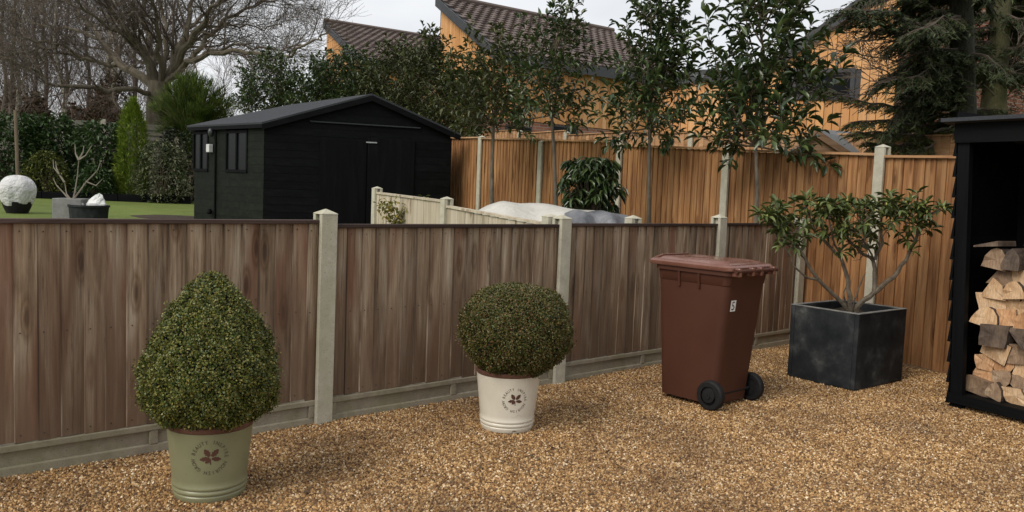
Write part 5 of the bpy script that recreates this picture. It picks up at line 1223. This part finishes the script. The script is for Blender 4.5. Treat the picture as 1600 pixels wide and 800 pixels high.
mb.add(vs, [(j*k_+k, j*k_+(k+1) % k_, (j+1)*k_+(k+1) % k_, (j+1)*k_+k) for j in range(len(prof)-1) for k in range(k_)]); wr_o = mb.build('fleece_wrap', M['fleece_w'], cpn); wr_o.data.polygons.foreach_set('use_smooth', [True]*len(wr_o.data.polygons)); sbm = wr_o.modifiers.new('s', 'SUBSURF'); sbm.levels = 2; sbm.render_levels = 2
stg = gpt(29, 17.5); mb = MB(); tp_ = at(24, 172, 17.5); mb.tube([Vector((0, 0, 0)), tp_-stg], .035, 8); o = mb.build('stake', M['stump'], None, True); o.location = stg; tag(o, 'tall thin wooden stake standing behind the white wrapped plant', 'stake')
M['grey_pot'] = concrete('grey_stone_pot', (.17, .17, .16), (.26, .26, .25), (.2, .2, .19))
sg = ground(112, 347); s3 = lambda px: wdt(px, sg.y)
sqp = empty('square_planter', sg, R(8), 'square pale grey planter with bare thin branches on the lawn', 'planter'); mb = MB(); a = s3(21)
h_ = s3(37); mb.box((-a, -a, 0), (a, -a+.04, h_)); mb.box((-a, a-.04, 0), (a, a, h_)); mb.box((-a, -a+.04, 0), (-a+.04, a-.04, h_)); mb.box((a-.04, -a+.04, 0), (a, a-.04, h_)); mb.build('planter_wall', M['grey_pot'], sqp, bevel=.008)
mb = MB(); mb.box((-a+.041, -a+.041, h_-.12), (a-.041, a-.041, h_-.05)); mb.build('soil', M['soil'], sqp)
mb = MB()
M['pale_twig'] = simple('pale_twig', (.15, .13, .10), (.26, .23, .18), 20, rough=.85, bs=0)
base = at(114, 313, sg.y); mb2 = MB(); bt = empty('bare_shrub', base-Vector((0, 0, .05)), 0, 'leafless forked shrub growing in the square grey planter', 'shrub')
for pts in ([(114, 314), (117, 300), (121, 275), (123, 250)], [(123, 250), (118, 240), (117, 225)], [(123, 250), (130, 237), (131, 228)], [(123, 250), (134, 243), (143, 228)], [(113, 314), (125, 298), (135, 284), (147, 272), (153, 265), (158, 250)], [(112, 314), (104, 303), (101, 285)],
            [(110, 314), (100, 302), (88, 289), (83, 278)], [(101, 285), (92, 272), (84, 262), (83, 250)], [(92, 272), (88, 262), (87, 252)], [(135, 284), (150, 290), (160, 280)]):
    mb2.tube([at(x, y, sg.y+.03*i)-base+Vector((0, 0, .05)) for i, (x, y) in enumerate(pts)], [.016*(1-.7*i/(len(pts)-1)) for i in range(len(pts))], 5)
mb2.build('branches', M['pale_twig'], bt, True)
tg = ground(139, 350); s4 = lambda px: wdt(px, tg.y)
tub = empty('round_tub', tg, 0, 'low dark grey round tub on the lawn holding a white bag', 'tub'); mb = MB()
mb.lathe([(s4(24), 0), (s4(27), s4(10)), (s4(28.5), s4(26)), (s4(30), s4(27)), (s4(30), s4(30)), (s4(27), s4(30)), (s4(26), s4(24)), (s4(3), s4(23))], 36, cap=False); mb.build('tub_wall', M['lead'], tub, True)
bgp = at(150, 322, tg.y); mb = MB(); rr = random.Random(4)
mb.lathe([(.01, 0), (s4(15), .01), (s4(16), s4(6)), (s4(12), s4(12)), (s4(9), s4(16)), (s4(5), s4(20)), (s4(1), s4(22))], 14)
mb.v = [(x*(1+rr.uniform(-.12, .12))+max(0, z-.1)*.45, y*.6, z+rr.uniform(-.015, .015)) for x, y, z in mb.v]
o = mb.build('white_bag', M['white_plastic'], None); o.location = bgp-Vector((0, 0, .03)); tag(o, 'crumpled white bag with a peaked top lying in the low round tub', 'bag')
bgp = at(125, 322, tg.y); mb = MB(); mb.tube([(-.09, 0, .02), (.05, .0, .03)], .02, 8); o = mb.build('white_bottle', M['white_plastic'], None, True); o.location = bgp; tag(o, 'small white bottle lying on the rim of the round tub left of the bag', 'bottle')
pq = ground(270, 341)
mb = MB(); mb.lathe([(.9, -.02), (.8, .02), (.4, .05), (.01, .055)], 26, cap=False, wob=.1); mb.v = [(x, y*.5, z) for x, y, z in mb.v]; o = mb.build('soil_patch', M['soil'], None, True); o.location = pq; tag(o, kind='structure')

# ================================================================== BARE TREES
class Twigs:
    def __init__(s, mb, rr, base): s.mb = mb; s.rr = rr; s.base = base
    def curve(s, p, d, L, r0, r1, n, sides, wob, up):
        pts = [p]; rr = s.rr
        for k in range(n):
            d = (d + Vector((rr.gauss(0, wob), rr.gauss(0, wob), rr.gauss(0, wob)+up))).normalized(); p = p + d*(L/n); pts.append(p)
        s.mb.tube(pts, [r0+(r1-r0)*k/n for k in range(n+1)], sides); return pts
    def grow(s, pts, r_at, lev, lens, counts, ang=.9, up=.05, start=.2):
        rr = s.rr; L = len(pts); nch = counts[0]
        for c in range(nch):
            t = start+(1-start)*(c+rr.random())/nch; i = min(L-2, int(t*(L-1))); p = pts[i].lerp(pts[i+1], t*(L-1)-i); d = (pts[i+1]-pts[i]).normalized()
            side = d.cross(rv2(rr)); 
            if side.length < 1e-3: continue
            side.normalize(); a = rr.uniform(.45, 1.)*ang; nd = (d*math.cos(a)+side*math.sin(a)).normalized()
            ln = lens[0]*rr.uniform(.5, 1.15)*(1.15-.55*t); r = r_at*(1-.7*t)*.42
            sub = s.curve(p, nd, ln, max(r, .0045), .003, 5 if lev > 1 else 4, 4 if lev > 1 else 3, .10, up*.6)
            if lev > 0: s.grow(sub, max(r, .007), lev-1, lens[1:], counts[1:], ang, up, .12)
M['oak_bark'] = simple('grey_green_bark', (.075, .062, .042), (.16, .135, .095), 7, (1, 1, .35), .9, .8, .03)
M['bare_twig'] = simple('bare_twig', (.055, .042, .032), (.12, .095, .07), 6, rough=.9, bs=0)
YT = 26.0; tb = gpt(247, YT)
big = empty('bare_spreading_tree', tb, 0, 'huge leafless tree with many spreading limbs rising behind the lime and feathery conifers', 'tree')
rr = random.Random(11); tw = MB(); lm = MB(); G_ = Twigs(tw, rr, tb)
root_p = at(247, 150, YT); lm.tube([Vector((0, 0, 0)), root_p-tb+Vector((0, 0, -.3)), at(250, 128, YT)-tb], [.42, .34, .33], 12); 
limbs = [
 ([(247,135,0),(237,90,.3),(228,45,.8),(224,0,1.2),(218,-60,1.6)], .17),
 ([(246,135,0),(226,88,-.3),(205,58,-.8),(180,25,-1.3),(160,-20,-1.8)], .20),
 ([(243,140,0),(205,112,.6),(183,100,1.2),(160,62,1.8),(140,35,2.4),(118,14,3),(85,-15,3.6)], .17),
 ([(184,101,1.2),(150,97,1),(110,85,.8),(60,76,.6),(10,88,.5),(-40,96,.5)], .09),
 ([(130,92,.9),(95,70,.4),(55,62,0),(10,55,-.4),(-40,48,-.8)], .06),
 ([(240,146,0),(215,140,-1),(165,140,-2),(120,135,-2.6),(85,135,-3),(60,115,-3.2),(30,98,-3.4),(-20,84,-3.6)], .10),
 ([(252,135,0),(247,80,-.6),(243,35,-1.2),(238,0,-1.6),(232,-50,-2)], .12),
 ([(252,135,0),(258,80,.3),(262,40,.6),(252,0,1),(250,-50,1.3)], .13),
 ([(254,132,0),(276,84,.2),(292,45,.4),(298,8,.8),(306,-40,1)], .19),
 ([(256,132,0),(284,82,-.5),(312,40,-1),(332,14,-1.5),(360,-22,-2)], .16),
 ([(258,132,0),(288,104,-.8),(312,86,-1.4),(350,80,-2),(385,86,-2.5),(415,88,-3),(455,84,-3.4),(492,66,-3.8),(512,52,-4)], .12),
 ([(300,92,-1.1),(322,60,-1),(345,35,-.6),(380,14,-.2),(425,2,.2),(460,-14,.5)], .10),
 ([(318,84,-1.5),(350,72,-1.5),(395,74,-1.4),(440,78,-1.2),(470,70,-1)], .055),
 ([(292,45,.4),(320,22,.9),(350,2,1.4),(385,-20,1.8)], .07),
 ([(160,62,1.8),(120,48,2.4),(70,40,2.8),(20,20,3),(-30,10,3.2)], .07),
 ([(205,58,-.8),(165,38,-1.6),(120,5,-2.2),(90,-25,-2.6)], .08),
 ([(345,35,-.6),(375,40,0),(410,45,.4),(440,38,.8)], .045),
]
for pts, r in limbs:
    P_ = []
    W_ = [at(x, y, YT+dy)-tb for x, y, dy in pts]
    for i in range(len(W_)-1):
        for k in range(3): P_.append(W_[i].lerp(W_[i+1], k/3) + (rv2(rr)*.08 if i+k else Vector((0, 0, 0))))
    P_.append(W_[-1]); L = len(P_); r = r*.85
    lm.tube(P_, [max(.02, r*(1-.82*k/(L-1))) for k in range(L)], 8)
    n0 = 15 if L > 14 else 11
    G_.grow(P_, r, 2, (2.0, 1.05, .55), (n0+4, 9, 6), .95, .03, .15)
lm.build('limbs', M['oak_bark'], big, True); tw.build('branches', M['bare_twig'], big)
print('big tree faces', len(tw.f))
# birches and other woodland trees behind the grey fence
M['birch'] = None
mt, n, b = nodes('birch_bark'); v = coords(n, (1, 1, 1)); f = noise(n, coords(n, (3, 3, 6)), 2, 6, .7)
n.links.new(ramp(n, f, [(.38, (.05, .04, .03)), (.5, (.24, .21, .17)), (.7, (.42, .39, .34))]), b.inputs['Base Color']); b.inputs['Roughness'].default_value = .85; M['birch'] = mt
M['brown_bark'] = simple('brown_bark', (.05, .038, .03), (.11, .085, .065), 6, (1, 1, .3), .9, .6, .03)
M['purple_twig'] = simple('purple_brown_twig', (.06, .04, .034), (.12, .085, .07), 5, rough=.9, bs=0)
def wood_tree(label, px, Y, r, hgt_, seed, bark, lean=0, name='woodland_tree', nb=26, kink=None, grp='leafless trees in the wood behind the grey fence', blen=2.2):
    rr = random.Random(seed); b_ = gpt(px, Y); root = empty(name, b_, 0, label, 'tree', grp); T = MB(); pts = [Vector((0, 0, 0))]; n_ = 12
    for k in range(1, n_+1): pts.append(Vector((lean*hgt_*k/n_+rr.gauss(0, .06)+(kink[k] if kink and k in kink else 0), rr.gauss(0, .08), hgt_*k/n_)))
    T.tube(pts, [r*(1-.85*k/n_) for k in range(n_+1)], 8); T.build('trunk', bark, root, True)
    t2 = MB(); g = Twigs(t2, rr, b_); g.grow(pts, r*.7, 2, (blen, 1.1, .5), (nb, 6, 4), .8, .12, .25); t2.build('branches', M['purple_twig'], root)
    return root
wood_tree('pale birch trunk forking near the left edge, right of the stake', 26, 31, .11, 9, 31, M['birch'], name='birch_tree')
wood_tree('slim pale birch close right of the first birch', 36, 33, .08, 9, 32, M['birch'], .01, name='birch_tree')
wood_tree('leaning pale birch crossing behind the gap in the laurels', 118, 26.5, .10, 8.5, 33, M['birch'], -.11, name='birch_tree')
wood_tree('straight pale birch left of the big spreading tree', 166, 34, .15, 10, 34, M['birch'], .02, name='birch_tree')
wood_tree('thick pale birch just left of the big spreading tree trunk', 184, 32, .17, 10, 35, M['birch'], -.015, name='birch_tree')
wood_tree('dark slim woodland tree at the very left edge', 4, 30, .10, 9, 36, M['brown_bark'], .02)
wood_tree('dark slim leaning woodland tree left of the first birch', 14, 29, .09, 9, 37, M['brown_bark'], .05)
wood_tree('brown woodland tree between the leaning birch and the left birches', 75, 35, .13, 10, 38, M['brown_bark'], -.01)
wood_tree('brown woodland tree rising above the lime conifer', 205, 36, .14, 10, 39, M['brown_bark'], .02)
wood_tree('thin grey tree right of the big spreading tree, above the feathery conifer', 345, 34, .07, 5.2, 40, M['brown_bark'], .02, nb=22, blen=1.2)
wood_tree('thin grey tree with fine twigs above the shed eaves', 385, 36, .06, 5.0, 41, M['brown_bark'], .01, nb=22, blen=1.2)
wood_tree('brown woodland tree behind the yellow green shrub', 55, 38, .14, 10, 42, M['brown_bark'], .01)
wood_tree('brown woodland tree behind the square planter', 100, 37, .12, 10, 43, M['brown_bark'], .03)
wood_tree('brown woodland tree behind the laurel beside the lime conifer', 140, 38, .13, 10, 44, M['brown_bark'], -.02)
# beyond: the wood as one mass of twigs over a brown understorey
N_ = 42000
px_ = rng.uniform(-160, 300, N_); Yd = rng.uniform(36, 60, N_); zf = rng.uniform(0, 1, N_)**.8
X_ = (px_-800)/F*Yd; Z_ = .9+zf*np.where(px_ < 200, 10.5, 10.5-np.clip(px_-200, 0, 260)*.028)
pts = np.stack([X_, Yd, Z_], 1); d = rng.normal(0, .55, (N_, 3))+np.array([0, 0, .9]); o = leaf_obj('distant_wood', M['purple_twig'], None, pts, d, rng.uniform(.5, 1.5, N_), rng.uniform(.016, .04, N_), 'needle')
tag(o, 'far mass of bare brown twigs of the wood beyond the birches', 'wood', kind='stuff')
M['beech'] = leafmat('dry_brown_leaf', [(.045, .028, .020), (.075, .045, .032), (.11, .065, .045), (.055, .05, .025), (.15, .10, .075)], .8, .2, .1)
N_ = 30000; px_ = rng.uniform(-160, 300, N_); Yd = rng.uniform(31, 36, N_); X_ = (px_-800)/F*Yd
top_ = 3.9+.5*np.sin(px_*.05)+.3*np.sin(px_*.13); Z_ = .7+(top_-.7)*rng.uniform(0, 1, N_)**.7
o = leaf_obj('brown_undergrowth', M['beech'], None, np.stack([X_, Yd, Z_], 1), rng.normal(0, 1, (N_, 3)), rng.uniform(.12, .26, N_), rng.uniform(.08, .16, N_), 'small')
tag(o, 'dense brown undergrowth and dead leaves along the far side of the grey fence', 'undergrowth', kind='stuff')
# copper beech shrub with dry leaves
shrub('beech_shrub', 'reddish brown shrub holding dry leaves left of the big tree trunk', 178, 25.0, 118, 38, 3000, .10, M['beech'], dome, 44, cat='shrub')

# ================================================================== CONIFERS AND BROWN SHRUBS ON THE RIGHT
M['yew'] = leafmat('dark_needles', [(.014, .026, .011), (.026, .042, .014), (.042, .062, .020), (.07, .088, .028)], .6, .3, .05)
M['cedar_n'] = leafmat('olive_needles', [(.028, .048, .012), (.05, .072, .018), (.08, .105, .028), (.12, .14, .04)], .6, .3, .12)
M['ivy_trunk'] = simple('dark_ivy_trunk', (.012, .014, .008), (.04, .036, .024), 9, (1, 1, .4), .95, 1, .04)
M['moss_bark'] = simple('mossy_bark', (.05, .05, .022), (.12, .11, .05), 9, (1, 1, .4), .95, 1, .03)
def sprays(mb, lp, ldr, pts, r0, rr, dens, droop=-.25, ln=.35, nl=26):
    L = len(pts); mb.tube(pts, [max(.004, r0*(1-.85*k/(L-1))) for k in range(L)], 5)
    for i in range(1, L):
        for c in range(dens):
            t = rr.random(); p = pts[i-1].lerp(pts[i], t); d = (pts[i]-pts[i-1]).normalized(); sdv = d.cross(Vector((0, 0, 1)))*(1 if rr.random() < .5 else -1)
            if sdv.length < .1: sdv = rv2(rr)
            nd = (d*.7+sdv*rr.uniform(.3, 1)+Vector((0, 0, droop+rr.gauss(0, .12)))).normalized(); l_ = ln*rr.uniform(.5, 1.2)
            e = p+nd*l_+Vector((0, 0, -.04)); m1 = p.lerp(e, .5)+Vector((0, 0, .02)); mb.tube([p, m1, e], [.004, .003, .002], 3)
            for k in range(nl):
                u = rr.uniform(.1, 1); q = p.lerp(e, u); s3_ = nd.cross(Vector((0, 0, 1))).normalized()*rr.choice((-1, 1))
                lp.append(tuple(q)); ldr.append(tuple(nd*.8+s3_*.8+Vector((0, 0, -.25+rr.gauss(0, .3)))))
def conifer(name, label, tr, rads, brs, seed, mat, bark, dens=9, nl=26, ln=.35, nL=.055, twigs=True, bare=()):
    rr = random.Random(seed); base = tr[0].copy(); root = empty(name, base, 0, label, 'conifer'); T = MB(); T.tube([p-base for p in tr], rads, 10); T.build('trunk', bark, root, True)
    mb = MB(); lp, ldr = [], []
    for pts in brs:
        P_ = [p-base for p in pts]; Q_ = []
        for i in range(len(P_)-1):
            for k in range(3): Q_.append(P_[i].lerp(P_[i+1], k/3)+rv2(rr)*.02)
        Q_.append(P_[-1]); sprays(mb, lp, ldr, Q_, .022, rr, dens, ln=ln, nl=nl)
    tw2 = MB(); g = Twigs(tw2, rr, base)
    for pts in bare:
        P_ = [p-base for p in pts]; Q_ = []
        for i in range(len(P_)-1):
            for k in range(3): Q_.append(P_[i].lerp(P_[i+1], k/3)+rv2(rr)*.012)
        Q_.append(P_[-1]); LL = len(Q_); tw2.tube(Q_, [.013*(1-.75*k/(LL-1)) for k in range(LL)], 4); g.grow(Q_, .012, 1, (.42, .2), (11, 5), .8, -.02, .2)
    if bare: tw2.build('bare_branches', M['bare_twig'], root)
    mb.build('branches', M['bare_twig'], root)
    ll = rng.uniform(.6, 1.2, len(lp))*nL; leaf_obj('needles', mat, root, lp, ldr, ll, ll*.42, 'needle'); return root
YC = 10.6
def A_(x, y, dy=0): return at(x, y, YC+dy)
trk = [A_(1508, 330), A_(1505, 170), A_(1502, 0), A_(1500, -160)]; trk[0].z = 0.
rr = random.Random(17); brs = []
for k in range(38):      # dark layered branches, mostly towards the left
    y0 = rr.uniform(-60, 215); L = rr.uniform(45, 115)*(1 if y0 > -10 else .8); sx = -1 if rr.random() < .72 else 1; dy = rr.uniform(-1.2, 1.4)
    if sx > 0: L *= .6
    brs.append([A_(1503, y0), A_(1503+sx*L*.5, y0-6+rr.uniform(-6, 10), dy*.5), A_(1503+sx*L, y0+rr.uniform(-4, 30), dy)])
brs += [[A_(1480, 60, -.3), A_(1440, 40, -.4), A_(1400, 22, -.5), A_(1362, 14, -.6), A_(1330, 14, -.6)], [A_(1480, 90, -.3), A_(1430, 70, -.4), A_(1385, 40, -.5), A_(1350, 28, -.6)],
        [A_(1490, 130), A_(1450, 122, -.2), A_(1415, 116, -.4), A_(1392, 122, -.5)], [A_(1480, 20), A_(1430, 0), A_(1390, -10), A_(1350, -4)]]
bare = [[A_(1430, 80, -.4), A_(1392, 62, -.5), A_(1350, 62, -.6), A_(1310, 80, -.6), A_(1275, 92, -.6)], [A_(1450, 100, -.3), A_(1400, 96, -.4), A_(1350, 86, -.5), A_(1305, 78, -.5), A_(1270, 72, -.6)],
        [A_(1440, 130, -.2), A_(1395, 118, -.4), A_(1360, 100, -.5), A_(1340, 80, -.5)], [A_(1400, 50, -.4), A_(1378, 40, -.4), A_(1372, 10, -.4)], [A_(1430, 150), A_(1380, 146, -.3), A_(1330, 150, -.4), A_(1290, 140, -.4)],
        [A_(1430, 60, -.4), A_(1380, 52, -.5), A_(1330, 48, -.5), A_(1290, 40, -.5)], [A_(1450, 115, -.3), A_(1400, 125, -.5), A_(1360, 128, -.5), A_(1335, 118, -.5)]]
conifer('dark_conifer', 'tall dark conifer with black ivy trunk and sweeping branches before the brick end wall', trk, [.17, .15, .13, .10], brs, 18, M['yew'], M['ivy_trunk'], 11, 30, .36, .066, bare=bare)
# lower olive sprays over the fence
trk = [A_(1462, 330, .4), A_(1460, 250, .4), A_(1455, 180, .4)]; trk[0].z = 0.; brs = []
brs = [[A_(1458, 185, .3), A_(1410, 168, 0), A_(1360, 160, -.2), A_(1310, 148, -.3), A_(1285, 142, -.3)], [A_(1458, 200, .3), A_(1420, 192, 0), A_(1370, 188, -.1), A_(1335, 190, -.2)], [A_(1458, 215, .3), A_(1420, 212, 0), A_(1375, 205, -.1), A_(1340, 205, -.2)],
       [A_(1460, 220, .3), A_(1430, 225, .1), A_(1390, 226, 0), A_(1360, 222, 0)], [A_(1460, 190, .3), A_(1440, 160, .1), A_(1410, 148, .1)], [A_(1460, 205), A_(1480, 200), A_(1500, 215)], [A_(1460, 225), A_(1440, 232), A_(1415, 236)], [A_(1462, 180), A_(1475, 165), A_(1490, 160)]]
conifer('olive_conifer', 'low spreading olive green conifer sprays hanging over the orange fence beside the small summerhouse', trk, [.05, .04, .03], brs, 19, M['cedar_n'], M['brown_bark'], 13, 24, .24, .05)
trk = [at(1560, 330, 12.5), at(1552, 165, 12.5), at(1558, 90, 12.5), at(1566, 0, 12.5), at(1570, -120, 12.5)]; trk[0].z = 0.; brs = []
rr = random.Random(23)
for k in range(46):
    y0 = rr.uniform(-120, 120); L = rr.uniform(30, 120); sx = 1 if rr.random() < .6 else -1; dy = rr.uniform(-.8, 1.5)
    brs.append([at(1563, y0, 12.5), at(1563+sx*L*.5, y0+rr.uniform(-10, 10), 12.5+dy*.5), at(1563+sx*L, y0+rr.uniform(0, 30), 12.5+dy)])
bare = [[at(1556, 125, 12.4), at(1580, 108, 12), at(1590, 70, 11.8), at(1602, 45, 11.8)], [at(1556, 150, 12.4), at(1530, 125, 12), at(1515, 90, 12)], [at(1554, 130, 12.6), at(1590, 135, 12.6), at(1620, 120, 12.6)], [at(1553, 160, 12.6), at(1575, 150, 12.6), at(1590, 120, 12.6)]]
conifer('mossy_conifer', 'conifer with pale mossy lower trunk rising above the log store roof', trk, [.20, .17, .15, .13, .10], brs, 24, M['yew'], M['moss_bark'], 9, 26, .36, .065, bare=bare)
M['beech2'] = leafmat('copper_leaf', [(.09, .045, .035), (.15, .075, .055), (.22, .12, .09), (.30, .19, .15), (.06, .05, .03)], .7, .2, .15)
for px, Y, top, hw, n_, lab, sd in ((1590, 14.5, 60, 60, 2600, 'copper brown leafy shrub above the log store roof at the right edge', 51), (1470, 13.6, 175, 48, 2200, 'copper brown leafy shrub behind the olive conifer sprays', 52), (1530, 15.5, 70, 50, 2200, 'copper brown leafy shrub between the two conifer trunks', 53)):
    shrub('copper_shrub', lab, px, Y, top, hw, n_, .085, M['beech2'], wall_, sd, group='copper shrubs behind the log store')
# dark evergreen far behind at the right edge
shrub('dark_backdrop_tree', 'very dark evergreen tree filling the gap behind the right conifers', 1640, 17.5, -80, 60, 9000, .16, M['darkleaf'], wall_, 55, cat='tree')
print('objects', len(bpy.data.objects))

# dead leaves and bits blown onto the gravel
lv = []; 
while len(lv) < 130:
    u_, s_ = random.uniform(-3, 5), -abs(random.gauss(0, 1.1)); p = gp(u_, s_)
    if (p-Q0).dot(NB) < -.1 and p.y > 3: lv.append((p.x, p.y, .016))
M['dead'] = leafmat('dead_leaf', [(.06, .035, .02), (.12, .07, .035), (.20, .12, .06), (.05, .06, .02)], .8)
o = leaf_obj('fallen_leaves', M['dead'], None, np.array(lv), rng.normal(0, 1, (len(lv), 3))*np.array([1, 1, .1]), rng.uniform(.02, .045, len(lv)), rng.uniform(.012, .025, len(lv)), 'big', upv=np.array([0, 0, 1.]))
tag(o, 'small dead leaves lying loose on the gravel near the fence', 'leaves', kind='stuff')
